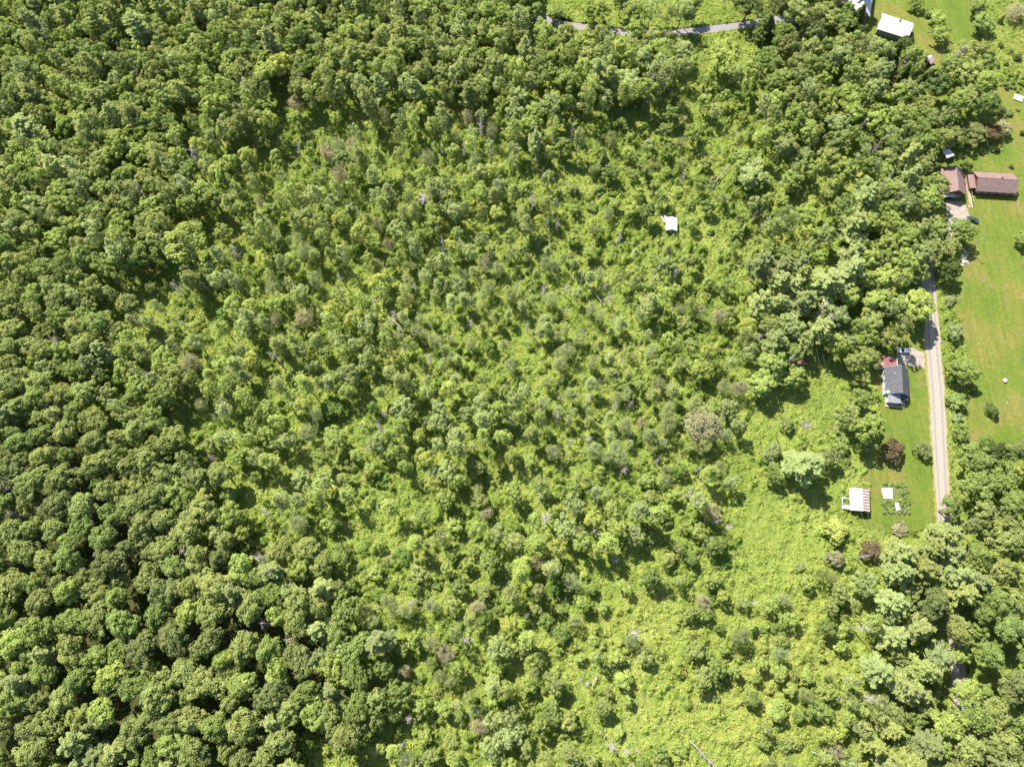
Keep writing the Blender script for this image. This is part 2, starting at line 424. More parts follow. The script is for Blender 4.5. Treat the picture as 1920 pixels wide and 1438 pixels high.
    keep &= ~(((zone == 'm') & (u < np.where(px < 1500, .93, .35))) | ((zone == 'p') & (u < .8)) | (np.isin(zone, ['b', 'l', 'r']) & (u < .45)))
    x, y, px, py = x[keep], y[keep], px[keep], py[keep]
    n = len(x)
    ii = ((x - X0) / GS).astype(int).clip(1, NX - 2); jj = ((y - Y0) / GS).astype(int).clip(1, NY - 2)
    z = hgt[jj, ii]
    gx = (hgt[jj, ii + 1] - hgt[jj, ii - 1]) / (2 * GS); gy = (hgt[jj + 1, ii] - hgt[jj - 1, ii]) / (2 * GS)
    nr = np.stack([-gx.clip(-2.5, 2.5), -gy.clip(-2.5, 2.5), np.ones(n)], 1)
    nr /= np.linalg.norm(nr, axis=1)[:, None]
    nr += rng.normal(0, .50, (n, 3)); nr /= np.linalg.norm(nr, axis=1)[:, None]
    c = np.stack([x, y, z + rng.uniform(-.12, .20, n)], 1)
    sz = rng.uniform(.13, .30, n)
    V, Q = quads(c, nr, sz, rng.uniform(.7, 1.0, n))
    v = rng.uniform(0, 1, n); dk = dark[jj, ii]
    # yellowing bracken, lower right of the photo and in scattered small patches
    g = np.exp(-(((px - 1420) / 190) ** 2 + ((py - 1300) / 130) ** 2)) * .9 + np.exp(-(((px - 1130) / 90) ** 2 + ((py - 1180) / 50) ** 2)) * .6
    g += np.exp(-(((px - 1480) / 70) ** 2 + ((py - 1170) / 50) ** 2)) * .6 + np.exp(-(((px - 720) / 90) ** 2 + ((py - 1420) / 30) ** 2)) * .5
    g += np.exp(-(((px - 1900) / 60) ** 2 + ((py - 90) / 40) ** 2)) * .5 + np.exp(-(((px - 900) / 120) ** 2 + ((py - 1390) / 60) ** 2)) * .35
    wv = .5 + .5 * np.sin(x * .9 + 2 * np.sin(y * .5)) * np.sin(y * .8 + 2 * np.sin(x * .37))
    yel = np.clip(g * (.25 + 1.0 * wv) , 0, .8) * rng.uniform(.35, 1.1, n)
    # the closed surface the leaves stand on
    st = 2; hs = hgt[::st, ::st]; ny, nx = hs.shape
    gx_, gy_ = np.meshgrid(X0 + np.arange(nx) * GS * st, Y0 + np.arange(ny) * GS * st)
    ph, pv = PIXX(gx_, gy_)
    ok = (ph > -80) & (ph < 2000) & (pv > -80) & (pv < 1518)
    for b_ in bare: ok &= ~in_poly(gx_, gy_, b_)
    gi = ((pv + rng.normal(0, 16, pv.shape)) // 80).astype(int).clip(0, 17); gj = ((ph + rng.normal(0, 16, pv.shape)) // 80).astype(int).clip(0, 23)
    zn = np.array([list(r_) for r_ in GRID])[gi, gj]
    ok &= ~(np.isin(zn, ['m', 'p']) & (ph < 1500))
    cell = ok[:-1, :-1] & ok[1:, :-1] & ok[:-1, 1:] & ok[1:, 1:]
    j, i = np.nonzero(cell); base = len(V)
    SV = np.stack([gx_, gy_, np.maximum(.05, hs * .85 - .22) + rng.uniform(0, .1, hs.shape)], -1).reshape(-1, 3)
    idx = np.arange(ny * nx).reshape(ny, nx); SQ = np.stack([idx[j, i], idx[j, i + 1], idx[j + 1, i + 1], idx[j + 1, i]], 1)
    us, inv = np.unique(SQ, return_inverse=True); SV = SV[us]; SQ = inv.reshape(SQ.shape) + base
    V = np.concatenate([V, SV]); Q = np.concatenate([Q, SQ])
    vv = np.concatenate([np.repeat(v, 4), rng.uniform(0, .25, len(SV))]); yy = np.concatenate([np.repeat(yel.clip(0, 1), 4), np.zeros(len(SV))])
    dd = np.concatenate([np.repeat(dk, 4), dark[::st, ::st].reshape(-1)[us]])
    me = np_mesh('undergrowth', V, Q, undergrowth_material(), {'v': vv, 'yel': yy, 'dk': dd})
    o = link('undergrowth', me)
    o['kind'] = 'stuff'; o['label'] = 'low bright green brambles and ferns covering the open ground'; o['category'] = 'undergrowth'
def quads(c, nr, sz, asp, tdir=None):
    n = len(c)
    t = rng.normal(0, 1, (n, 3)) if tdir is None else tdir
    t = t - nr * np.sum(t * nr, 1)[:, None]
    t /= np.linalg.norm(t, axis=1)[:, None] + 1e-9
    b = np.cross(nr, t)
    s = sz[:, None]; a = (sz * asp)[:, None]
    V = np.stack([c - t * s, c + b * a, c + t * s, c - b * a], 1).reshape(-1, 3)
    Q = np.arange(4 * n).reshape(n, 4)
    return V, Q
build_undergrowth()

# ------------------------------------------------------------------ trees
LEAF = crown_material()
bark_grey = principled('bark_grey', (.20, .18, .14), .9, .1, var=.3, scale=3)
bark_pale = principled('bark_pale', (.50, .48, .44), .8, .15, var=.35, scale=4)
bark_dead = principled('bark_dead', (.36, .33, .29), .85, .15, var=.3, scale=4)
bark_brown = principled('bark_brown', (.13, .10, .08), .9, .1, var=.3, scale=3)

def unit(a): return a / (np.linalg.norm(a, axis=-1, keepdims=True) + 1e-9)
def trunk_mb(Ht, r0, lean=.03, limbs=8, lo=.35, spread=3.0, up=.6):
    m = MB(); pts = []; ax, ay = random.uniform(-lean, lean), random.uniform(-lean, lean)
    K = 6
    for i in range(K + 1):
        t = i / K
        pts.append((ax * Ht * t + .12 * math.sin(3 * t + ax * 50), ay * Ht * t + .12 * math.sin(4 * t + ay * 60), Ht * t - .1))
    rads = [r0 * (1.25 if i == 0 else (1 - .82 * i / K)) for i in range(K + 1)]
    m.tube(pts, rads, 6)
    for k in range(limbs):
        t = lo + (1 - lo) * .92 * (k + random.random()) / limbs
        i = t * K; a = Vector(pts[int(i)]); b_ = Vector(pts[min(int(i) + 1, K)]); p = a.lerp(b_, i - int(i))
        an = k * 2.4 + random.uniform(-.4, .4); L = spread * (1.15 - t * .75) * random.uniform(.7, 1.1)
        d = Vector((math.cos(an), math.sin(an), up * random.uniform(.5, 1.3)))
        q1 = p + d * L * .5; q2 = p + d * L + Vector((0, 0, L * .15))
        rr = r0 * (1 - .8 * t) * .5
        m.tube([p, q1, q2], [rr, rr * .65, rr * .2], 5)
    return m, pts
def lobed_crown(lobes, nleaf, lsz, centre, upbias=.25, squash=1.0, sub=9):
    """lobes: list of (x, y, z, r); leaves gather in small tufts over each lobe"""
    Cs, Ns, Ss, Vs = [], [], [], []
    for (x, y, z, r) in lobes:
        k = max(10, int(nleaf * (r / np.mean([l[3] for l in lobes])) ** 1.7))
        out = np.array([x, y, z]) - centre; out = out / (np.linalg.norm(out) + 1e-6)
        sd_ = unit(rng.normal(0, 1, (sub, 3)) + out * .75 + np.array([0, 0, upbias]))
        idx = rng.integers(0, sub, k)
        d = unit(sd_[idx] + rng.normal(0, .33, (k, 3)))
        rad = r * (1 + .10 * rng.normal(0, 1, k)) * (1 - .22 * (1 - np.sum(d * sd_[idx], 1)) * 3)
        p = d * rad[:, None] * np.array([1, 1, squash]) + np.array([x, y, z])
        Cs.append(p); Ns.append(unit(d + rng.normal(0, .42, (k, 3)) + np.array([0, 0, .25])))
        Ss.append(rng.uniform(.62, 1.15, k) * lsz)
        base = rng.uniform(.25, .75)
        Vs.append(np.clip(base + rng.normal(0, .2, k) + .25 * (rng.uniform(0, 1, sub)[idx] - .5), 0, 1))
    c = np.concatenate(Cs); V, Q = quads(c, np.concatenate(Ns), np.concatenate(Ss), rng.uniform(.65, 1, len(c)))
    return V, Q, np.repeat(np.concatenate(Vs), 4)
def crown_mesh(name, data): return np_mesh(name, data[0], data[1], LEAF, {'v': data[2]})

def broad_crown(R, zc, n, nleaf, lsz, heads, flat):
    """uneven broad crown: a few main heads at different heights, each with its own lobes"""
    L = []; hd = []
    a0 = random.uniform(0, 6.28)
    for q in range(heads):
        an = a0 + q * 6.28 / heads + random.uniform(-.5, .5); d = R * random.uniform(.22, .42) if heads > 1 else 0
        hd.append((d * math.cos(an), d * math.sin(an), zc + random.uniform(-1.1, 1.0), R * random.uniform(.52, .72)))
    hd.append((random.uniform(-.4, .4), random.uniform(-.4, .4), zc + .7, R * random.uniform(.5, .7)))
    for (hx, hy, hz, hr_) in hd:
        m_ = max(6, int(n * hr_ / (R * .62) / len(hd)))
        for k in range(m_):
            u = (k + .5) / m_; ph = k * 2.39996 + random.uniform(-.4, .4); cz = 1 - 1.35 * u
            s_ = math.sqrt(max(0, 1 - cz * cz)); f = random.uniform(.6, 1.02)
            L.append((hx + hr_ * f * s_ * math.cos(ph), hy + hr_ * f * s_ * math.sin(ph), hz + hr_ * flat * f * cz, random.uniform(.45, 1.25)))
    return lobed_crown(L, nleaf, lsz, np.array([0, 0, zc - 1.0]), sub=9)
def proto_maple(i):
    """broad uneven crown, radius 4, height 13"""
    d = broad_crown(4.0, 8.9, 44, 88, .25, random.choice((2, 3, 3, 4)), 1.15)
    tm, _ = trunk_mb(11, .26, .02, 10, .35, 3.2, .8)
    return tm.mesh('trunk', bark_grey), crown_mesh('crown', d)
def proto_canopy(i):
    """tree of the closed wood: flatter, densely knobbed crown, radius 4, height 14"""
    d = broad_crown(4.0, 10.6, 62, 72, .23, random.choice((1, 2, 2, 3)), 1.08)
    tm, _ = trunk_mb(12.3, .27, .02, 10, .45, 3.0, .8)
    return tm.mesh('trunk', bark_grey), crown_mesh('crown', d)
def proto_pine(i):
    """white pine: whorls of feathery boughs, radius 4, height 20"""
    Ht = 20.0; C, NN, SZ, TD, VV = [], [], [], [], []
    m, pts = trunk_mb(Ht * .97, .28, .012, 0)
    W = 11
    for k in range(W):
        t = k / (W - 1); z = Ht * (.34 + .64 * t)
        nb = random.randint(4, 6) if t < .9 else 4
        for b_ in range(nb):
            an = k * 1.1 + b_ * 2 * math.pi / nb + random.uniform(-.3, .3)
            Ln = (4.1 * (1 - t) ** .62 * (.75 if t < .12 else 1) + .55) * random.uniform(.5, 1.22)
            rise = .10 + .45 * t + random.uniform(-.08, .1)
            d = np.array([math.cos(an), math.sin(an), rise]); sd_ = np.array([-math.sin(an), math.cos(an), 0])
            cnt = int(16 + 17 * Ln)
            s = rng.uniform(.22, 1.0, cnt) ** .75
            side = rng.normal(0, 1, cnt) * (.08 + .13 * np.sin(np.pi * np.clip(s, 0, .95))) * Ln * .8
            p = np.array([0, 0, z]) + d * (s * Ln)[:, None] + sd_ * side[:, None]
            p[:, 2] += -.10 * Ln * s * s + rng.normal(0, .12, cnt) + .06
            C.append(p)
            NN.append(unit(np.array([0, 0, 1.0]) + rng.normal(0, .35, (cnt, 3)) + d * .15))
            TD.append(unit(d + sd_ * (side / Ln * 1.6)[:, None] + rng.normal(0, .25, (cnt, 3))))
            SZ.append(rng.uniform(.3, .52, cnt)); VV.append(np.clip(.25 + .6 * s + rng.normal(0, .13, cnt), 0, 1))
            m.tube([(0, 0, z), tuple(np.array([0, 0, z]) + d * Ln * .6), tuple(np.array([0, 0, z]) + d * Ln * .97 - np.array([0, 0, .1 * Ln]))], [.07, .045, .015], 4)
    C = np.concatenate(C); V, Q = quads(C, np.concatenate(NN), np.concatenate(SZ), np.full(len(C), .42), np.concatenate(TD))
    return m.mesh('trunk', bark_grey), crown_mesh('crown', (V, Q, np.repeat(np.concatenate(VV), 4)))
def proto_birch(i):
    """slim loose crown on a bare stem, radius 2, height 14"""
    L = []; Ht = 14.0
    for k in range(random.randint(14, 20)):
        t = .42 + .56 * (k + random.random()) / 18
        r = 1.5 * math.sin(math.pi * min(1, (t - .28) / .78)) ** .8 * random.uniform(.35, 1.1); an = k * 2.4 + random.uniform(-.4, .4)
        L.append((r * math.cos(an), r * math.sin(an), Ht * min(t, .99), random.uniform(.5, .95)))
    d = lobed_crown(L, 62, .185, np.array([0, 0, Ht * .65]), sub=8, squash=1.15)
    tm, _ = trunk_mb(Ht * .97, .13, .02, 14, .38, 1.7, 1.0)
    return tm.mesh('trunk', bark_grey if i % 2 else bark_pale), crown_mesh('crown', d)
def proto_young(i):
    """bushy young tree, radius 2, height 6"""
    L = []; zc = 3.6
    for k in range(random.randint(11, 16)):
        u = (k + .5) / 14; ph = k * 2.4 + random.uniform(-.4, .4); cz = 1 - 1.5 * u; s_ = math.sqrt(max(0, 1 - cz * cz)); f = random.uniform(.5, .95)
        L.append((2 * f * s_ * math.cos(ph) * .85, 2 * f * s_ * math.sin(ph) * .85, zc + 2.1 * f * cz, random.uniform(.55, .95)))
    d = lobed_crown(L, 85, .2, np.array([0, 0, zc - .6]), sub=8)
    tm, _ = trunk_mb(5.0, .10, .04, 8, .2, 1.6, .8)
    return tm.mesh('trunk', bark_grey), crown_mesh('crown', d)
def proto_shrub(i):
    """low bush, radius 1.5, height 2.4, several stems"""
    L = []
    for k in range(random.randint(8, 12)):
        an = k * 2.4; r = random.uniform(.1, 1.05)
        L.append((r * math.cos(an), r * math.sin(an), random.uniform(.7, 1.75) - r * .35, random.uniform(.5, .8)))
    d = lobed_crown(L, 75, .19, np.array([0, 0, .4]), sub=8)
    m = MB()
    for k in range(5):
        an = k * 1.26; m.tube([(0, 0, -.05), (.3 * math.cos(an), .3 * math.sin(an), .9), (.8 * math.cos(an), .8 * math.sin(an), 1.6)], [.05, .035, .012], 5)
    return m.mesh('stems', bark_brown), crown_mesh('crown', d)
def proto_spruce(i):
    """dense dark cone, radius 2.6, height 14"""
    Ht = 14.0; C, NN, SZ, TD, VV = [], [], [], [], []
    m, pts = trunk_mb(Ht * .97, .2, .01, 0)
    W = 20
    for k in range(W):
        t = k / (W - 1); z = Ht * (.10 + .88 * t); nb = random.randint(6, 8)
        for b_ in range(nb):
            an = k * .9 + b_ * 2 * math.pi / nb + random.uniform(-.25, .25)
            Ln = (2.6 * (1 - t) ** .85 + .25) * random.uniform(.78, 1.08)
            d = np.array([math.cos(an), math.sin(an), -.12 + .2 * t]); sd_ = np.array([-math.sin(an), math.cos(an), 0])
            cnt = int(10 + 15 * Ln); s = rng.uniform(.15, 1.0, cnt) ** .7
            side = rng.normal(0, 1, cnt) * .16 * Ln
            p = np.array([0, 0, z]) + d * (s * Ln)[:, None] + sd_ * side[:, None]; p[:, 2] += rng.normal(0, .1, cnt)
            C.append(p); NN.append(unit(np.array([0, 0, .8]) + d * .6 + rng.normal(0, .35, (cnt, 3))))
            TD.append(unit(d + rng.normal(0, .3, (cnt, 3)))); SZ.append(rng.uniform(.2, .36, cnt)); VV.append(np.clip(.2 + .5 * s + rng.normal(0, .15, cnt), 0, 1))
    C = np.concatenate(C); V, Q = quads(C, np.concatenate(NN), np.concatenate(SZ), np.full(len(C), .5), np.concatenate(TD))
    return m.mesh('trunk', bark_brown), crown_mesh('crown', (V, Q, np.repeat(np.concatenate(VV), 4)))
def feathery(Ht, Rr, lo, W, nb_lo, nb_hi, dens, lsz, asp, prof, rise, bark, r0, gap=.0, tint=(.3, .5)):
    """stem with irregular boughs carrying fine foliage; prof(t) gives the bough length along the crown"""
    C, NN, SZ, TD, VV = [], [], [], [], []
    m, pts = trunk_mb(Ht * .97, r0, .03, 0)
    K = 6
    a0 = random.uniform(0, 6.28)
    for k in range(W):
        t = (k + random.uniform(-.3, .3)) / (W - 1); t = min(max(t, 0), 1); f = lo + (.98 - lo) * t
        i = min(int(f * K), K - 1); base = np.array(Vector(pts[i]).lerp(Vector(pts[i + 1]), f * K - i))
        for b_ in range(random.randint(nb_lo, nb_hi)):
            if random.random() < gap: continue
            an = random.uniform(0, 6.28)
            Ln = Rr * prof(t) * random.uniform(.45, 1.2) * (1 + .3 * math.cos(an - a0)) + .2
            d = np.array([math.cos(an), math.sin(an), rise + .35 * t + random.uniform(-.25, .25)]); sd_ = np.array([-math.sin(an), math.cos(an), 0])
            cnt = int(dens * (.5 + Ln)); s = rng.uniform(.25, 1.0, cnt) ** .7
            side = rng.normal(0, 1, cnt) * .22 * Ln
            p = base + d * (s * Ln)[:, None] + sd_ * side[:, None]; p[:, 2] += rng.normal(0, .2, cnt)
            C.append(p); NN.append(unit(np.array([0, 0, .8]) + d * .4 + rng.normal(0, .5, (cnt, 3))))
            TD.append(unit(d + rng.normal(0, .6, (cnt, 3)))); SZ.append(rng.uniform(.6, 1.2, cnt) * lsz)
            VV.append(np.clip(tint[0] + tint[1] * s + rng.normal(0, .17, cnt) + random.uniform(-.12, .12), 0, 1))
            m.tube([tuple(base), tuple(base + d * Ln * .5 + np.array([0, 0, .05])), tuple(base + d * Ln * .95)], [.03, .02, .008], 4)
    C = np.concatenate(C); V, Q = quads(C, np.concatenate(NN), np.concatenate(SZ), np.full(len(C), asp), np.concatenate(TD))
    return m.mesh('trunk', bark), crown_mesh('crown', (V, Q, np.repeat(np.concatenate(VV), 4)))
def proto_larch(i):
    """thin feathery crown on a long bare stem, radius 2.2, height 16"""
    pk = random.uniform(.35, .6)
    return feathery(16.0, 2.2, random.uniform(.36, .5), random.randint(14, 19), 3, 5, 15, .24, .55, lambda t: max(.16, math.sin(math.pi * min(1, (t * .82 + .14) ** (pk + .5)))) , .1, bark_grey, .16, .12)
def proto_withered(i):
    """thin crown of fine twigs with few leaves, radius 2, height 10"""
    return feathery(10.0, 2.0, .3, 16, 3, 6, [13, 17, 10, 15, 20][i % 5], .18, .45, lambda t: .35 + .75 * math.sin(math.pi * (.15 + .75 * t)), .3, bark_grey, .10, .15, (.2, .6))
def proto_snag(i):
    """standing dead tree: tapered pole with short broken branches, height 12"""
    Ht = 12.0; m = MB(); ax = random.uniform(-.04, .04); ay = random.uniform(-.04, .04)
    pts = [(ax * Ht * t, ay * Ht * t, Ht * t - .1) for t in (0, .25, .5, .75, 1)]
    m.tube(pts, [.23, .18, .13, .09, .03], 6)
    b_ = MB()
    n = [34, 46, 20, 60][i % 4]
    for k in range(n):
        t = random.uniform(.3, .98); an = k * 2.4 + random.uniform(-.5, .5); Ln = random.uniform(.5, 1.9) * (1.25 - t * .7) * [1, 1.25, .8, 1.4][i % 4]
        p = Vector((ax * Ht * t, ay * Ht * t, Ht * t)); d = Vector((math.cos(an), math.sin(an), random.uniform(-.2, .5)))
        q = p + d * Ln * .6; q2 = p + d * Ln + Vector((0, 0, random.uniform(-.2, .3) * Ln))
        b_.tube([p, q, q2], [.05, .035, .012], 4)
        if random.random() < .5: b_.tube([q, q + Vector((d.x * .4 - d.y * .5, d.y * .4 + d.x * .5, .2)) * Ln * .6], [.028, .01], 4)
    return m.mesh('trunk', bark_dead), b_.mesh('branches', bark_dead)

def proto_aspen(i):
    """upright oval crown of fine leaves, radius 2.4, height 13"""
    L = []; zc = 8.9
    for k in range(random.randint(17, 23)):
        u = (k + .5) / 20; ph = k * 2.4 + random.uniform(-.4, .4); cz = 1 - 1.8 * min(u, 1); s_ = math.sqrt(max(0, 1 - cz * cz)); f = random.uniform(.55, .9)
        L.append((2.4 * f * s_ * math.cos(ph) * .9, 2.4 * f * s_ * math.sin(ph) * .9, zc + 3.9 * f * cz, random.uniform(.6, 1.0)))
    d = lobed_crown(L, 85, .19, np.array([0, 0, zc - .8]), sub=9, squash=1.15)
    tm, _ = trunk_mb(11.6, .15, .03, 12, .3, 2.0, 1.0)
    return tm.mesh('trunk', bark_pale if i % 2 else bark_grey), crown_mesh('crown', d)
KINDS = {  # name: (maker, variants, unit radius, unit height, category)
    'canopy_tree': (proto_canopy, 8, 4.0, 14.0, 'tree'),
    'maple_tree': (proto_maple, 7, 4.0, 12.8, 'tree'), 'pine_tree': (proto_pine, 5, 4.0, 20.0, 'tree'),
    'birch_tree': (proto_birch, 7, 2.0, 14.0, 'tree'), 'young_tree': (proto_young, 6, 2.0, 6.2, 'tree'),
    'aspen_tree': (proto_aspen, 6, 2.4, 13.0, 'tree'), 'larch_tree': (proto_larch, 8, 2.2, 16.0, 'tree'), 'shrub': (proto_shrub, 5, 1.5, 2.5, 'shrub'), 'spruce_tree': (proto_spruce, 3, 2.6, 14.0, 'tree'),
    'withered_tree': (proto_withered, 7, 2.0, 10.0, 'tree'), 'dead_tree': (proto_snag, 4, 1.5, 12.0, 'dead tree')}
PROTO = {k: [v[0](i) for i in range(v[1])] for k, v in KINDS.items()}
GROUPS = {'canopy_tree': 'knobbly trees of the closed wood', 'aspen_tree': 'upright oval-crowned trees of the wood', 'larch_tree': 'thin feathery trees of the wood', 'maple_tree': 'broad-crowned trees of the wood', 'pine_tree': 'tall pines of the wood', 'birch_tree': 'slim loose-crowned trees of the wood',
          'young_tree': 'young trees growing up through the brush', 'shrub': 'bushes scattered over the clearing and gardens',
          'spruce_tree': 'dark dense conifers', 'withered_tree': 'thin withering trees of the clearing', 'dead_tree': 'bare dead trees of the clearing'}
COLOURS = {  # word: base colour
    'olive green': (.265, .310, .100), 'mid green': (.215, .280, .080), 'bright green': (.300, .370, .100), 'dark green': (.110, .150, .046),
    'pale green': (.300, .358, .135), 'grey-green': (.240, .288, .118), 'vivid green': (.165, .255, .058), 'yellow-green': (.37, .415, .105),
    'brownish': (.300, .285, .152), 'copper brown': (.145, .112, .062), 'dull olive': (.205, .240, .085), 'yellow': (.52, .50, .13)}
LAND = [((1257, 421), 'the cabin'), ((1675, 50), 'the white roof'), ((1795, 345), 'the garage'), ((1868, 345), 'the brown house'),
        ((1677, 722), 'the grey roof'), ((1611, 937), 'the striped shed'), ((1508, 798), 'the dish'), ((1680, 935), 'the garden'), ((1743, 113), 'the hut')]
LANDW = [(P(*p), n_) for p, n_ in LAND]
placed = []     # (x, y, r)
used = set(); counts = {}
WHERE = {'canopy_tree': 'knobbly tree', 'maple_tree': 'round tree', 'pine_tree': 'feathery pine', 'birch_tree': 'loose slim tree', 'young_tree': 'young tree', 'shrub': 'bush', 'aspen_tree': 'oval tree', 'larch_tree': 'thin feathery tree',
         'spruce_tree': 'dense conifer', 'withered_tree': 'withering tree', 'dead_tree': 'bare dead tree'}
AUTO = {}; WOOD = []; FIRST = {}
ONES = 'zero one two three four five six seven eight nine ten eleven twelve thirteen fourteen fifteen sixteen seventeen eighteen nineteen'.split()
TENS = 'x x twenty thirty forty fifty sixty seventy eighty ninety'.split()
def words(n): return ONES[n] if n < 20 else TENS[n // 10] + ('' if n % 10 == 0 else '-' + ONES[n % 10])
def plant(kind, x, y, r, h, colour, label=None, zone=None):
    """one tree; r = crown radius, h = height in metres"""
    mk, nv, r0, h0, cat = KINDS[kind]
    counts[kind] = counts.get(kind, 0) + 1
    if kind in ('maple_tree', 'canopy_tree') and counts[kind] > 299 and label is None:
        WOOD.append((kind, x, y, r, h, colour)); placed.append((x, y, r)); return None
    t = link(kind, None, None, (x, y, 0), random.uniform(0, 6.28))
    cx, cy = PIX(x, y, h * .65)
    cw = colour
    if label is None:
        size = {'shrub': (1.2, 1.8), 'young_tree': (5, 7.5), 'maple_tree': (11, 14.5), 'canopy_tree': (13, 15.5), 'pine_tree': (17, 19.5)}.get(kind, (9, 13))
        val = r if kind == 'shrub' else h
        sw = ('small ' if kind == 'shrub' else 'short ') if val < size[0] else (('large ' if kind == 'shrub' else 'tall ') if val > size[1] else '')
        near = None
        for q, n_ in LANDW:
            if (q.x - x) ** 2 + (q.y - y) ** 2 < 15 ** 2: near = n_
        cdesc = (cw + ' ') if kind != 'dead_tree' else 'grey '
        fx, fy = int(100 * cx / 1920), int(100 * cy / 1438)
        head = sw + cdesc + WHERE[kind] + ((' by ' + near) if near else '')
        if 0 <= cx < 1920 and 0 <= cy < 1438: label = head + ', %s percent across, %s down the photo' % (words(fx), words(fy))
        else:
            side = 'left' if cx < 0 else 'right' if cx >= 1920 else 'top' if cy < 0 else 'bottom'
            label = head + ' at the %s edge, %s percent %s' % (side, words(max(0, min(99, fy if side in ('left', 'right') else fx))), 'down' if side in ('left', 'right') else 'across')
        AUTO.setdefault(label, []).append((cx, cy, t))
    used.add(label)
    tag(t, label, cat, GROUPS[kind])
    vi = random.randrange(nv); a, b_ = PROTO[kind][vi]; FIRST.setdefault((kind, vi), t)
    sx, sz = r / r0, h / h0; wob = random.uniform(.86, 1.16)
    for me in (a, b_):
        o = link(me.name.split('.')[0], me, t); o.scale = (sx * wob, sx / wob, sz)
        c = COLOURS[colour]; j = random.uniform(.86, 1.14); k = random.uniform(.97, 1.04)
        o.color = (c[0] * j * k, c[1] * j, c[2] * j * (2 - k), 1)
    placed.append((x, y, r))
    return t
def plant_px(kind, px, py, rpx, h, colour, label=None):
    """crown centred where the photo shows it"""
    q = P(px, py, h * (.55 if kind == 'shrub' else .66)); zc = q.y * ST - (q.z - H) * CT
    return plant(kind, q.x, q.y, rpx * zc / F, h, colour, label)

B = []   # base-free zones for random trees
NO_TREES = [LAWN_HOUSE, LAWN_FIELD, LAWN_NORTH, strip_poly(strip(ROAD_E, 12)), strip_poly(strip([(x, y, w_ * 1.4) for x, y, w_ in ROAD_N], 12)), DRIVE_A, DRIVE_B, LOW[0], LOW[1], LOW[2], LOW[3], LOW[4], LOW[6]]
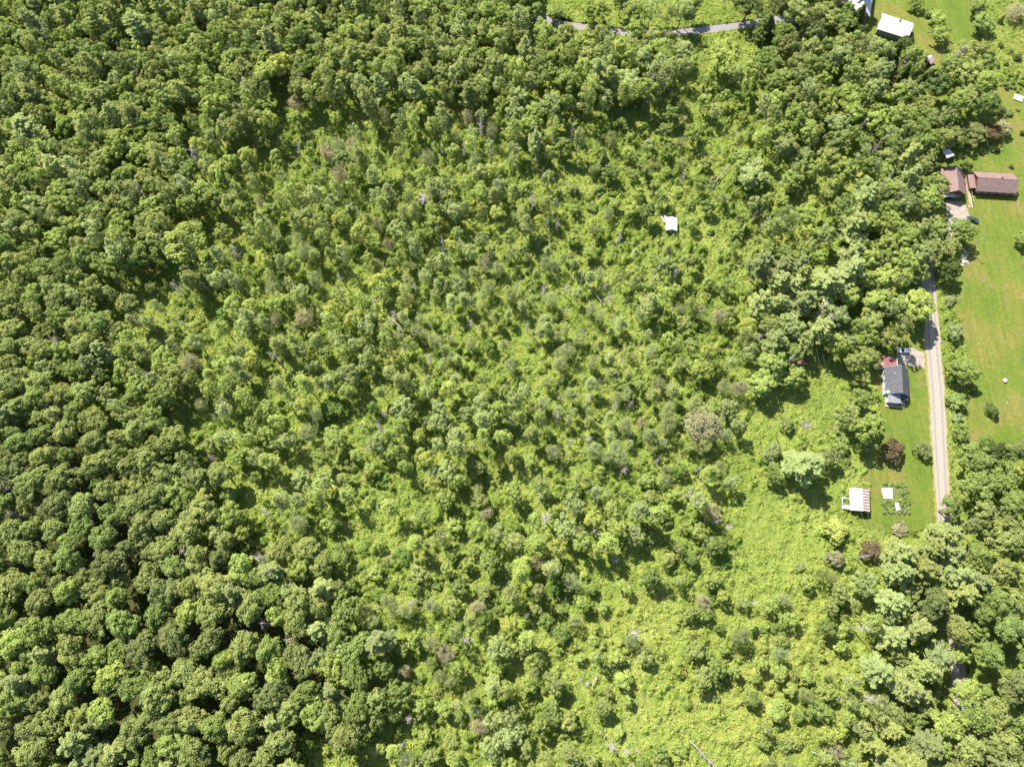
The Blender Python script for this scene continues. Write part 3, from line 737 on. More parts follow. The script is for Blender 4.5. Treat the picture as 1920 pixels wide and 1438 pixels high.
# ---- trees singled out in the photo: kind, crown x, y, radius (photo pixels), height m, colour, label
HAND = [
 ('maple_tree', 1353, 108, 34, 12, 'bright green', 'round light green tree below the grey road, foremost beside the open grass gap'),
 ('maple_tree', 1440, 112, 28, 12, 'mid green', 'round green tree right of the grass gap below the grey road'),
 ('maple_tree', 1403, 14, 30, 12, 'dark green', 'dark round tree at the right end of the visible grey road'),
 ('spruce_tree', 1440, 42, 24, 13, 'dark green', 'dark conical tree just right of where the grey road vanishes'),
 ('maple_tree', 998, 20, 20, 11, 'mid green', 'green tree at the left end of the visible grey road'),
 ('young_tree', 1042, 22, 18, 6, 'mid green', 'short tree in the meadow above the left end of the grey road'),
 ('maple_tree', 1116, 22, 26, 12, 'bright green', 'round tree over the grey road with a dark shadow on the tarmac'),
 ('maple_tree', 1163, 8, 16, 10, 'mid green', 'small dark tree behind the roadside pair in the upper meadow'),
 ('maple_tree', 1190, 25, 22, 13, 'mid green', 'upright tree at the middle of the grey road'),
 ('birch_tree', 1222, 20, 15, 14, 'pale green', 'pale slim tree right of the upright roadside tree'),
 ('birch_tree', 1254, 26, 14, 14, 'olive green', 'olive slim tree above the shaded part of the grey road'),
 ('birch_tree', 1278, 22, 20, 15, 'pale green', 'pale green tree leaning over the shaded part of the grey road'),
 ('maple_tree', 1302, 10, 16, 11, 'mid green', 'green tree in the upper meadow left of the bare grass'),
 ('young_tree', 1203, 60, 17, 7, 'mid green', None), ('young_tree', 1228, 62, 16, 7, 'bright green', None), ('young_tree', 1252, 64, 15, 6, 'mid green', None), ('young_tree', 1132, 54, 14, 7, 'mid green', None), ('young_tree', 1112, 50, 13, 6, 'bright green', None),
 ('maple_tree', 1015, 62, 24, 12, 'bright green', None), ('maple_tree', 1060, 68, 24, 12, 'olive green', None), ('maple_tree', 1100, 78, 24, 12, 'bright green', None), ('maple_tree', 1142, 84, 22, 11, 'pale green', None), ('aspen_tree', 1125, 66, 16, 13, 'olive green', None),
 ('maple_tree', 1190, 92, 26, 12, 'olive green', None), ('maple_tree', 1235, 92, 24, 11, 'bright green', None), ('maple_tree', 1278, 96, 24, 11, 'pale green', None), ('aspen_tree', 1212, 76, 16, 12, 'olive green', None),
 ('maple_tree', 1497, 22, 30, 14, 'olive green', None), ('maple_tree', 1470, 62, 22, 12, 'mid green', None), ('maple_tree', 1547, 28, 30, 14, 'olive green', None),
 ('maple_tree', 1582, 52, 26, 14, 'mid green', None), ('maple_tree', 1610, 66, 20, 12, 'dark green', None), ('spruce_tree', 1612, 26, 20, 14, 'dark green', 'dark conifer against the tall white-and-grey house'),
 ('maple_tree', 1467, 150, 25, 11, 'bright green', None), ('maple_tree', 1570, 108, 28, 15, 'pale green', None), ('maple_tree', 1513, 97, 28, 14, 'olive green', None),
 ('maple_tree', 1627, 122, 26, 13, 'bright green', None), ('maple_tree', 1643, 88, 18, 9, 'bright green', None), ('spruce_tree', 1680, 92, 20, 13, 'dark green', 'dark conifer in front of the long white-roofed house'),
 ('maple_tree', 1698, 84, 16, 9, 'dark green', 'dark round tree at the right end of the long white-roofed house'),
 ('young_tree', 1722, 106, 19, 6, 'olive green', 'olive bush tree left of the pink-roofed hut'), ('maple_tree', 1650, 140, 26, 15, 'pale green', None),
 ('spruce_tree', 1697, 133, 18, 13, 'dark green', 'dark conifer below the two conifers of the white-roofed house'), ('spruce_tree', 1728, 150, 15, 12, 'dark green', None),
 ('maple_tree', 1805, 100, 26, 11, 'olive green', None), ('maple_tree', 1838, 96, 24, 11, 'olive green', None), ('maple_tree', 1850, 120, 20, 10, 'mid green', None),
 ('maple_tree', 1818, 142, 30, 12, 'olive green', None), ('maple_tree', 1780, 128, 22, 11, 'mid green', None), ('maple_tree', 1757, 165, 30, 13, 'dark green', None), ('maple_tree', 1812, 185, 27, 12, 'olive green', None),
 ('maple_tree', 1730, 205, 30, 13, 'olive green', None), ('maple_tree', 1700, 170, 28, 13, 'dull olive', None),
 ('maple_tree', 1796, 250, 28, 6.5, 'dark green', 'dark tree at the left end of the reddish hedge-like clump above the white canopy'),
 ('maple_tree', 1828, 250, 27, 6.5, 'dull olive', 'dull olive tree in the middle of the clump above the white canopy'),
 ('maple_tree', 1856, 248, 24, 6.5, 'copper brown', 'copper tinged tree in the clump above the brown-roofed house'), ('young_tree', 1880, 240, 18, 5, 'brownish', 'brownish small tree at the right end of the reddish clump'),
 ('young_tree', 1717, 5, 14, 5, 'mid green', 'orchard tree at the top edge right of the white-roofed house'), ('shrub', 1740, 22, 10, 2.5, 'mid green', 'small bush between the orchard trees on the upper lawn'),
 ('young_tree', 1757, 34, 19, 6, 'bright green', 'round orchard tree in the middle of the upper lawn'), ('young_tree', 1763, 64, 20, 6, 'bright green', 'round orchard tree just below its twin on the upper lawn'),
 ('young_tree', 1833, 8, 20, 6, 'mid green', 'orchard tree at the top edge right of the mown strip'), ('young_tree', 1843, 40, 23, 6.5, 'mid green', 'larger round orchard tree right of the mown strip'),
 ('spruce_tree', 1880, 33, 6, 4, 'mid green', 'tiny cone-shaped conifer in the rough grass at the upper right'), ('withered_tree', 1905, 22, 17, 5, 'brownish', 'brown bare-looking small tree near the top right corner'),
 ('shrub', 1896, 95, 7, 2, 'mid green', None), ('shrub', 1909, 108, 9, 2.4, 'dark green', None), ('shrub', 1888, 118, 6, 1.8, 'mid green', None), ('shrub', 1876, 85, 6, 1.6, 'dark green', None),
 ('young_tree', 1874, 204, 13, 4.5, 'dark green', 'dark round small tree left of the upper right garden frame'), ('shrub', 1893, 212, 8, 1.8, 'grey-green', None), ('shrub', 1909, 205, 4, 1, 'brownish', None), ('shrub', 1918, 248, 7, 1.8, 'dark green', None),
 ('young_tree', 1813, 312, 12, 4.5, 'dark green', 'dark round bush between the brown-roofed garage and the white canopy'), ('shrub', 1808, 325, 9, 2, 'yellow-green', 'pale yellow-green bush at the head of the wooden walkway'),
 ('shrub', 1897, 310, 6, 1.6, 'mid green', 'lone bush on the lawn above the brown-roofed house'), ('shrub', 1862, 278, 9, 2, 'yellow-green', 'yellowish bush below the reddish clump'),
 ('young_tree', 1918, 445, 16, 6, 'mid green', 'round tree cut by the right edge beside the big lawn'),
 ('maple_tree', 1802, 432, 27, 10, 'mid green', 'dark green tree between the gravel drive and the lawn'), ('maple_tree', 1780, 458, 24, 10, 'olive green', None), ('maple_tree', 1745, 470, 30, 12, 'olive green', None),
 ('maple_tree', 1716, 506, 25, 11, 'mid green', None), ('maple_tree', 1780, 505, 22, 9, 'dark green', 'dark round tree right of the shaded road head beside the stone heap'),
 ('young_tree', 1757, 432, 9, 5, 'yellow', 'small yellow tree left of the gravel drive'),
 ('maple_tree', 1722, 576, 37, 13, 'bright green', 'big round maple overhanging the dirt road above the parked white car'),
 ('young_tree', 1680, 572, 24, 6, 'bright green', 'bright bush tree left of the big roadside maple'),
 ('shrub', 1782, 563, 11, 2.2, 'grey-green', 'grey-green bush at the foot of the utility pole'), ('young_tree', 1790, 622, 18, 5, 'grey-green', 'grey-green bush right of the dirt road below the utility pole'),
 ('maple_tree', 1802, 692, 30, 9, 'mid green', 'broad dark tree right of the dirt road facing the grey-roofed house'), ('young_tree', 1796, 752, 20, 5, 'mid green', 'bush tree right of the road just below the broad dark tree'),
 ('shrub', 1825, 728, 10, 2.4, 'mid green', 'bush on the field side of the broad dark roadside tree'), ('young_tree', 1861, 768, 13, 4, 'dark green', 'small dark round tree alone on the field'),
 ('young_tree', 1801, 808, 17, 5, 'mid green', 'bush right of the road above the dark wood'), ('shrub', 1795, 780, 13, 2.5, 'pale green', None),
 ('young_tree', 1675, 842, 24, 6, 'copper brown', 'copper brown round tree on the lawn below the grey-roofed house'), ('young_tree', 1731, 842, 17, 4.5, 'grey-green', 'pale grey-green bush on the left verge of the dirt road'),
 ('young_tree', 1477, 796, 15, 4.5, 'dull olive', 'round dark bush left of the round mesh dish'),
 ('young_tree', 1447, 847, 19, 6, 'grey-green', None), ('maple_tree', 1450, 888, 20, 8, 'mid green', None), ('pine_tree', 1512, 870, 38, 17, 'pale green', 'pale wide pine standing alone left of the red-and-white shed'),
 ('pine_tree', 1552, 532, 40, 19, 'pale green', 'big pale pine at the left edge of the clearing by the road'), ('pine_tree', 1594, 508, 30, 20, 'pale green', 'pale pine behind the biggest pale pine'),
 ('maple_tree', 1630, 603, 27, 11, 'olive green', None), ('maple_tree', 1668, 634, 22, 10, 'olive green', None), ('maple_tree', 1582, 638, 20, 9, 'grey-green', None),
 ('maple_tree', 1630, 668, 24, 10, 'olive green', None), ('maple_tree', 1615, 706, 20, 8, 'olive green', None), ('maple_tree', 1617, 748, 24, 9, 'mid green', None), ('maple_tree', 1590, 782, 26, 11, 'olive green', None),
 ('maple_tree', 1635, 792, 18, 8, 'mid green', None), ('young_tree', 1578, 832, 18, 5.5, 'mid green', None), ('maple_tree', 1556, 858, 18, 9, 'dull olive', None), ('young_tree', 1622, 840, 13, 4.5, 'mid green', None),
 ('maple_tree', 1487, 705, 23, 10, 'bright green', None), ('maple_tree', 1423, 720, 30, 11, 'bright green', None), ('maple_tree', 1480, 613, 30, 14, 'pale green', None), ('maple_tree', 1508, 642, 20, 13, 'pale green', None),
 ('withered_tree', 1318, 805, 30, 12, 'brownish', 'widest brownish withering tree beside the open shaded meadow'), ('maple_tree', 1367, 765, 21, 10, 'pale green', None), ('maple_tree', 1313, 693, 25, 10, 'bright green', None),
 ('maple_tree', 1827, 860, 34, 13, 'mid green', None), ('maple_tree', 1866, 850, 24, 12, 'dark green', None), ('maple_tree', 1830, 912, 33, 14, 'mid green', None), ('maple_tree', 1882, 898, 30, 14, 'mid green', None),
 ('maple_tree', 1782, 952, 24, 11, 'mid green', None), ('maple_tree', 1845, 962, 24, 13, 'olive green', None),
 ('young_tree', 1567, 990, 26, 7, 'yellow-green', 'bright yellow-green round tree below the red-and-white shed'), ('young_tree', 1633, 1031, 22, 5, 'copper brown', 'dull reddish bush below the lawn corner'),
 ('young_tree', 1567, 1047, 18, 5, 'brownish', 'brownish bush left of the dull reddish bush'), ('shrub', 1690, 992, 20, 2.5, 'brownish', 'dry brown brush at the lower corner of the garden lawn'),
 ('aspen_tree', 345, 455, 42, 19, 'bright green', 'largest light green tree in the left part of the clearing'), ('young_tree', 918, 645, 15, 6, 'vivid green', 'vivid green small tree near the middle of the photo'),
 ('young_tree', 623, 766, 24, 6, 'vivid green', 'vivid green bush tree left of the middle'), ('maple_tree', 628, 822, 28, 10, 'bright green', None),
 ('maple_tree', 495, 140, 34, 15, 'bright green', 'bright pair-crowned tree left of centre near the top, left one'), ('maple_tree', 528, 128, 28, 15, 'yellow-green', 'bright pair-crowned tree left of centre near the top, right one'),
 ('pine_tree', 50, 245, 34, 19, 'pale green', None), ('pine_tree', 260, 55, 28, 22, 'pale green', None), ('maple_tree', 1035, 188, 20, 9, 'yellow-green', 'yellow-green round tree below the dark tree belt, right of centre'),
 ('maple_tree', 1175, 160, 32, 13, 'pale green', None), ('maple_tree', 1005, 200, 18, 7, 'vivid green', None), ('maple_tree', 1085, 185, 18, 8, 'vivid green', None),
 ('spruce_tree', 1130, 300, 12, 10, 'mid green', 'dark green upright tree with a long shadow above the open track'), ('maple_tree', 1405, 330, 33, 13, 'pale green', None), ('maple_tree', 1390, 300, 26, 12, 'bright green', None),
 ('maple_tree', 1500, 300, 26, 12, 'olive green', None), ('maple_tree', 1480, 340, 24, 10, 'bright green', None), ('maple_tree', 1290, 30, 15, 11, 'mid green', None),
]
for k, px, py, r, h, c, lab in HAND: plant_px(k, px, py, r, h, c, lab)

# ---- the wood and the brush, cell by cell (80 photo pixels each)
# zone: tall list of (weight, kind, rmin, rmax, hmin, hmax, colours), tries per cell
Z = {
 'm': (20, .79, [(.80, 'canopy_tree', 3.24, 5.72, 12.0, 17.7, ['olive green', 'olive green', 'mid green', 'dull olive', 'bright green']), (.08, 'pine_tree', 2.81, 4.10, 15.6, 20.8, ['grey-green', 'pale green']), (.04, 'dead_tree', 1.43, 2.42, 12.0, 15.0, ['brownish']), (.08, 'young_tree', 1.76, 2.86, 5.0, 8.0, ['mid green', 'vivid green'])]),
 'p': (16, .74, [(.68, 'pine_tree', 2.6, 4.7, 12, 21, ['pale green', 'grey-green', 'olive green', 'pale green']), (.27, 'maple_tree', 2.4, 3.8, 8, 12, ['mid green', 'bright green', 'olive green']), (.05, 'withered_tree', 1.6, 2.2, 8, 12, ['brownish'])]),
 'b': (19, .68, [(.22, 'birch_tree', 2.41, 4.02, 14.6, 20.2, ['olive green', 'pale green', 'bright green']), (.16, 'larch_tree', 2.55, 4.02, 15.7, 21.3, ['olive green', 'pale green', 'bright green']),
                 (.24, 'aspen_tree', 2.68, 4.29, 12.3, 17.9, ['olive green', 'bright green', 'pale green']), (.22, 'maple_tree', 3.35, 5.63, 11.2, 16.8, ['olive green', 'bright green', 'bright green', 'mid green']),
                 (.04, 'pine_tree', 3.75, 5.09, 17.9, 21.3, ['pale green', 'olive green']), (.04, 'dead_tree', 1.43, 2.42, 12.0, 17.0, ['brownish']), (.08, 'young_tree', 1.76, 2.64, 5.0, 8.0, ['mid green', 'bright green'])]),
 'l': (17, .72, [(.22, 'canopy_tree', 3.42, 5.61, 11.6, 15.8, ['olive green', 'mid green']), (.20, 'maple_tree', 3.05, 5.12, 10.5, 15.8, ['olive green', 'bright green', 'mid green', 'olive green']), (.17, 'aspen_tree', 2.44, 3.90, 11.6, 15.8, ['olive green', 'bright green']), (.12, 'birch_tree', 2.20, 3.42, 12.6, 16.8, ['pale green', 'olive green']),
                 (.10, 'larch_tree', 2.32, 3.42, 12.6, 17.9, ['olive green', 'pale green']), (.05, 'pine_tree', 3.42, 4.64, 14.7, 18.9, ['pale green', 'grey-green']), (.05, 'dead_tree', 1.43, 2.64, 10.0, 15.0, ['brownish']), (.09, 'young_tree', 1.65, 2.75, 4.0, 8.0, ['mid green', 'bright green', 'vivid green'])]),
 'r': (15, .70, [(.52, 'maple_tree', 3.02, 5.29, 9.9, 16.5, ['mid green', 'bright green', 'olive green', 'pale green', 'bright green']), (.14, 'birch_tree', 2.27, 3.53, 14.3, 18.7, ['pale green', 'olive green']), (.12, 'aspen_tree', 2.52, 3.78, 11.0, 16.5, ['mid green', 'bright green']),
                 (.07, 'dead_tree', 1.32, 1.98, 13.0, 18.0, ['brownish']), (.05, 'pine_tree', 3.28, 4.79, 16.5, 20.9, ['pale green']), (.10, 'young_tree', 1.76, 2.75, 5.0, 8.0, ['vivid green', 'bright green'])]),
 'c': (11, .92, [(.22, 'birch_tree', 1.92, 3.20, 9.7, 18.4, ['pale green', 'bright green', 'olive green']), (.20, 'larch_tree', 1.79, 3.20, 10.8, 19.4, ['pale green', 'olive green', 'bright green']),
                 (.13, 'aspen_tree', 2.18, 3.46, 8.6, 15.1, ['bright green', 'pale green', 'yellow-green']), (.06, 'maple_tree', 2.82, 4.35, 8.6, 13.0, ['bright green', 'pale green']),
                 (.20, 'young_tree', 1.54, 2.64, 4.0, 8.0, ['bright green', 'bright green', 'mid green', 'vivid green']), (.07, 'withered_tree', 1.66, 2.82, 7.6, 13.0, ['brownish', 'grey-green']), (.12, 'dead_tree', 0.88, 1.87, 8.0, 15.0, ['brownish'])]),
 'd': (13, .90, [(.22, 'withered_tree', 1.3, 2.4, 5, 11, ['grey-green', 'pale green', 'olive green']), (.26, 'dead_tree', .6, 1.4, 6, 12, ['brownish']), (.14, 'larch_tree', 1.2, 2.2, 6, 13, ['pale green', 'pale green', 'olive green']), (.12, 'birch_tree', 1.2, 1.9, 6, 12, ['pale green', 'bright green']),
                 (.26, 'shrub', .9, 1.9, 1.5, 3, ['mid green', 'bright green', 'bright green'])]),
 'h': (9, 1.0, [(.40, 'withered_tree', 1.4, 2.6, 6, 11, ['brownish', 'olive green', 'grey-green', 'dull olive']), (.10, 'dead_tree', .8, 1.6, 6, 12, ['brownish']), (.18, 'young_tree', 1.5, 2.5, 4, 8, ['bright green', 'mid green']), (.16, 'shrub', 1, 2, 1.6, 3, ['mid green', 'bright green']), (.16, 'maple_tree', 2.0, 3.0, 6, 10, ['bright green', 'olive green'])]),
 'y': (8, 1.0, [(.40, 'young_tree', 1.54, 3.19, 3.5, 8.0, ['bright green', 'bright green', 'olive green', 'mid green']), (.26, 'shrub', 1.43, 2.75, 1.8, 3.6, ['bright green', 'mid green', 'olive green', 'vivid green']),
                (.06, 'birch_tree', 1.49, 2.30, 7.0, 12.0, ['bright green', 'olive green']), (.10, 'maple_tree', 2.30, 3.68, 6.0, 10.0, ['bright green', 'olive green', 'mid green']), (.10, 'dead_tree', 0.77, 1.54, 6.0, 12.0, ['brownish']), (.08, 'withered_tree', 1.26, 2.18, 5.0, 9.0, ['olive green', 'grey-green'])]),
 'o': (1, 1.0, [(.75, 'shrub', .8, 1.6, 1.3, 2.4, ['mid green', 'bright green', 'yellow-green']), (.25, 'young_tree', 1.2, 1.9, 3, 5, ['bright green'])]),
 'g': (1, 1.0, [(1, 'shrub', .8, 1.3, 1.2, 2, ['mid green'])]), 'n': (0, 1, [])}
CAP = {'maple_tree': 900, 'canopy_tree': 1200, 'pine_tree': 190, 'birch_tree': 298, 'young_tree': 290, 'shrub': 215, 'withered_tree': 200, 'dead_tree': 190, 'aspen_tree': 298, 'larch_tree': 290, 'spruce_tree': 60}
# keep random trees off the buildings and off the sight of them: photo boxes
CLEAR = [(1560, 862, 1640, 915), (1545, 880, 1600, 935), (1652, 780, 1742, 995), (1822, 500, 1925, 815), (1850, 300, 1925, 520), (1705, 0, 1825, 90), (1905, 120, 1925, 260), (1770, 385, 1925, 400), (1235, 385, 1285, 465), (1640, 680, 1712, 775), (1640, 645, 1712, 690), (1575, 900, 1640, 970), (1490, 780, 1530, 820), (1630, 20, 1725, 80), (1612, 0, 1650, 42),
         (1765, 275, 1925, 385), (1730, 98, 1765, 130), (1640, 890, 1720, 985), (1770, 380, 1830, 425), (1000, 28, 1100, 70), (1150, 50, 1180, 75), (1300, 38, 1420, 62)]
cand = []
for gy in range(-2, 19):
    for gx in range(-1, 25):
        c = GRID[min(max(gy, 0), 17)][min(max(gx, 0), 23)]
        if (gy < 0 or gx < 0 or gx > 23 or gy > 17) and c == 'n': continue
        n, sp, mix = Z[c]
        # cells far up the photo cover more ground
        zc = P(960, min(gy, 17) * 80 + 40); area = ((zc.y * ST + H * CT) / 250) ** 2
        outside = gy < 0 or gx < 0 or gx > 23 or gy > 17
        for _ in range(int(n * 3.2)):
            px = (gx + random.random()) * 80 + random.gauss(0, 20); py = (gy + random.random()) * 80 + random.gauss(0, 16)
            rr = random.random(); acc = 0
            for m_ in mix:
                acc += m_[0]
                if rr <= acc: break
            s_ = random.random()
            r = m_[2] + (m_[3] - m_[2]) * s_; h = m_[4] + (m_[5] - m_[4]) * (.6 * s_ + .4 * random.random())
            cand.append((r * random.uniform(.75, 1.1), m_[1], px, py, r, h, random.choice(m_[6]), c, n * area, (gx, gy), outside))
def clump(x, y):
    return .5 + .5 * (math.sin(x * .083 + 1.7 * math.sin(y * .051) + .6) * math.sin(y * .094 + 1.5 * math.sin(x * .047)) + .6 * math.sin(x * .21 + y * .13) * math.sin(y * .19 - x * .11 + 1))
cand.sort(key=lambda q: -q[0])
cellcount = {}; buckets = {}
def bk(x, y): return (int(x // 10), int(y // 10))
for x, y, r in placed: buckets.setdefault(bk(x, y), []).append((x, y, r))
QS = [P(c_[2], c_[3], c_[5] * .66) for c_ in cand]
QX = np.array([q.x for q in QS]); QY = np.array([q.y for q in QS]); BAD = np.zeros(len(cand), bool)
for b_ in NO_TREES: BAD |= in_poly(QX, QY, b_)
for ci, (_, kind, px, py, r, h, col, zone, lim, cell, outside) in enumerate(cand):
    if cellcount.get(cell, 0) >= lim or counts.get(kind, 0) >= CAP[kind]: continue
    if outside and (px < -45 or px > 1965 or py < -80 or py > 1480): continue
    q = QS[ci]
    if BAD[ci] or (kind == 'dead_tree' and px > 1560 and 500 < py < 1040): continue
    gx_, gy_ = PIX(q.x, q.y, 0)
    if any(a - 6 < px < c_ + 6 and b_ - 6 < py < d_ + 6 for a, b_, c_, d_ in CLEAR): continue
    if any(a < gx_ < c_ and b_ < gy_ < d_ for a, b_, c_, d_ in CLEAR): continue
    if zone in 'cdhyo' and random.random() > (.18 + 1.25 * max(0, clump(q.x, q.y)) ** 1.5): continue
    sp = Z[zone][1] * random.uniform(.7, 1.1); ok = True; bx, by = bk(q.x, q.y)
    for i in (-1, 0, 1):
        for j in (-1, 0, 1):
            for (x, y, r2) in buckets.get((bx + i, by + j), ()):
                if (x - q.x) ** 2 + (y - q.y) ** 2 < (sp * (r + r2)) ** 2: ok = False; break
            if not ok: break
        if not ok: break
    if not ok: continue
    plant(kind, q.x, q.y, r, h, col, None, zone)
    buckets.setdefault((bx, by), []).append((q.x, q.y, r)); cellcount[cell] = cellcount.get(cell, 0) + 1

# ---- dead trees singled out in the photo: base pixel, height, branch radius
SNAGS = [(935, 383, 20, 1.6, 'tallest bare grey trunk standing in front of a shaded tree, upper middle'), (1067, 293, 23, 1.8, 'long bare grey trunk standing in the brush, upper right of centre'),
         (1010, 312, 13, 1.8, None), (1017, 566, 8, .7, None), (981, 712, 9, .7, None), (962, 742, 9, 1.1, None), (955, 533, 9, .7, None), (1043, 516, 8, .7, None), (1185, 1187, 13, 2.6, 'white starburst-like dead conifer seen from above in the lower clearing'),
         (1022, 978, 12, 2.2, 'pale dead conifer seen from above just right of centre, lower half'), (622, 1326, 15, 2.2, 'pale star-shaped dead conifer at the lower edge of the left wood'), (1152, 1052, 7, 1.8, None), (776, 1130, 9, 1.6, None),
         (1004, 885, 7, .7, None), (1110, 815, 7, .8, None), (1650, 1144, 11, .8, 'pale bare trunk, topmost of three beside the pine stand'), (1661, 1161, 11, .8, 'pale bare trunk, middle of three beside the pine stand'), (1668, 1176, 9, .8, 'pale bare trunk, lowest of three beside the pine stand'),
         (1655, 1280, 15, .9, None), (1667, 1298, 14, .9, None), (1630, 375, 19, 1.8, None), (1612, 345, 18, 1.2, None), (1640, 392, 15, 1.2, None), (1098, 1280, 8, 1, None), (1087, 1270, 8, .8, None), (1125, 1368, 9, .8, None), (1190, 1402, 9, .9, None),
         (118, 95, 16, 2.2, None), (130, 240, 12, 3.2, 'spreading bare grey dead crown in the upper left wood'), (292, 115, 16, 2.4, None), (440, 540, 13, 1.4, None), (350, 555, 12, 1.6, None), (250, 210, 9, 1.8, None), (800, 390, 9, 2.8, 'wide dead crown with pale branches left of the tallest bare trunk')]
for px, py, h, r, lab in SNAGS:
    q = P(px, py); plant('dead_tree', q.x, q.y, r, h, 'brownish', lab, 'c')

# ---- the smaller trees of the wood beyond the 300 that show largest of each kind: one mass
def build_wood():
    keys = sorted(FIRST_ := {k: v for k, v in FIRST.items() if k[0] in ('maple_tree', 'canopy_tree')})
    slot = {k: i for i, k in enumerate(keys)}
    ng = bpy.data.node_groups.new('woodland_trees', 'GeometryNodeTree')
    ng.interface.new_socket('Geometry', in_out='INPUT', socket_type='NodeSocketGeometry')
    ng.interface.new_socket('Geometry', in_out='OUTPUT', socket_type='NodeSocketGeometry')
    gi = ng.nodes.new('NodeGroupInput'); go = ng.nodes.new('NodeGroupOutput')
    allj = ng.nodes.new('GeometryNodeJoinGeometry')
    for k in reversed(keys):
        j = ng.nodes.new('GeometryNodeJoinGeometry'); g2 = ng.nodes.new('GeometryNodeGeometryToInstance')
        for ch in FIRST[k].children:
            o = ng.nodes.new('GeometryNodeObjectInfo'); o.transform_space = 'ORIGINAL'; o.inputs['Object'].default_value = ch; o.inputs['As Instance'].default_value = True
            ng.links.new(o.outputs['Geometry'], j.inputs[0])
        ng.links.new(j.outputs[0], g2.inputs[0]); ng.links.new(g2.outputs[0], allj.inputs[0])
    ip = ng.nodes.new('GeometryNodeInstanceOnPoints')
    ng.links.new(gi.outputs[0], ip.inputs['Points']); ng.links.new(allj.outputs[0], ip.inputs['Instance'])
    ip.inputs['Pick Instance'].default_value = True
    def attr(nm, ty, sock):
        a = ng.nodes.new('GeometryNodeInputNamedAttribute'); a.data_type = ty; a.inputs['Name'].default_value = nm
        ng.links.new([q for q in a.outputs if q.enabled and q.name == 'Attribute'][0], ip.inputs[sock])
    attr('slot', 'INT', 'Instance Index'); attr('turn', 'FLOAT_VECTOR', 'Rotation'); attr('size', 'FLOAT_VECTOR', 'Scale')
    ng.links.new(ip.outputs[0], go.inputs[0])
    me = bpy.data.meshes.new('woodland'); me.from_pydata([(w_[1], w_[2], 0) for w_ in WOOD], [], [])
    sl, tu, si, ti = [], [], [], []
    base = COLOURS['olive green']
    for kind, x, y, r, h, col in WOOD:
        ks = [k for k in keys if k[0] == kind]; k = random.choice(ks); r0, h0 = KINDS[kind][2], KINDS[kind][3]
        sl.append(slot[k]); tu += [0, 0, random.uniform(0, 6.28)]; wob = random.uniform(.88, 1.14); si += [r / r0 * wob, r / r0 / wob, h / h0]
        c = COLOURS[col]; j = random.uniform(.86, 1.14); own = [o for o in FIRST[k].children if o.name.startswith('crown')][0].color
        ti += [c[q] * j / base[q] - 1 for q in range(3)]
    me.attributes.new('slot', 'INT', 'POINT').data.foreach_set('value', sl)
    for nm, arr in (('turn', tu), ('size', si), ('tint', ti)): me.attributes.new(nm, 'FLOAT_VECTOR', 'POINT').data.foreach_set('vector', arr)
    o = link('woodland', me); o['kind'] = 'stuff'; o['label'] = 'remaining smaller broad-crowned trees filling the closed woods'; o['category'] = 'woodland'
    o.color = (*base, 1)
    m = o.modifiers.new('woodland', 'NODES'); m.node_group = ng
if WOOD: build_wood()

# ---- fallen trunks
log_m = principled('weathered_log', (.30, .27, .24), .85, .1, var=.3, scale=3)
LOGS = [(750, 1428, 803, 1426, 'pale straight log lying level near the bottom edge'), (909, 1056, 927, 1037, 'short pale log on the brush below the middle'), (1063, 1366, 1068, 1338, 'upright-looking thin log in the lower clearing'),
        (249, 893, 297, 897, 'pale log lying level in the left wood'), (1110, 1285, 1118, 1260, 'short dark-ended log near the lower starburst snags'), (1142, 1252, 1165, 1244, 'pale crooked log below the white starburst tree'),
        (1290, 1386, 1336, 1434, 'uprooted dead tree with branches at the bottom edge'), (1725, 1396, 1762, 1425, 'branchy pale dead tree lying at the lower right'), (405, 718, 444, 726, 'pale branches lying beside bare earth in the left half'),
        (225, 690, 262, 706, 'grey crooked branch fallen in the left wood'), (1100, 535, 1130, 575, 'brown broken trunk right of centre'), (792, 385, 860, 352, 'pale bent branch beside the wide dead crown'),
        (1340, 345, 1368, 312, 'thin leaning log in the upper right brush'), (735, 600, 770, 640, 'fallen pole lying in the middle brush'), (80, 818, 128, 842, 'white forked branch at the left edge')]
for i, (x1, y1, x2, y2, lab) in enumerate(LOGS):
    a, b_ = P(x1, y1), P(x2, y2); L = (b_ - a).length; d = (b_ - a).normalized()
    base = 2.0 if i != 14 and i != 3 else 6.0
    t = thing('fallen_log', lab, 'log', (a.x, a.y, base - .3), math.atan2(d.y, d.x), 'fallen trunks in the brush')
    br = MB(); br.tube([(0, 0, 0), (L * .35, .12, .2), (L * .7, -.1, .35), (L, .05, .3)], [.24, .2, .15, .06], 7); nb = 22 if i in (6, 7, 8, 11, 14) else 6
    for k in range(nb):
        s_ = random.uniform(.3, .98); an = random.uniform(-1.1, 1.1); ln = random.uniform(.6, 2.4) * (1.3 if nb > 6 else .7); sgn = random.choice((-1, 1))
        p = Vector((L * s_, 0, .25)); q = p + Vector((ln * .55, sgn * ln * .6 * math.cos(an), ln * .5 * abs(math.sin(an)))); br.tube([p, (p + q) / 2 + Vector((.1, 0, .15)), q], [.07, .05, .015], 5)
    bpy.data.objects.remove(t); o = br.obj('fallen_log', log_m, None, (a.x, a.y, base - .3), math.atan2(d.y, d.x)); tag(o, lab, 'log', 'fallen trunks in the brush')

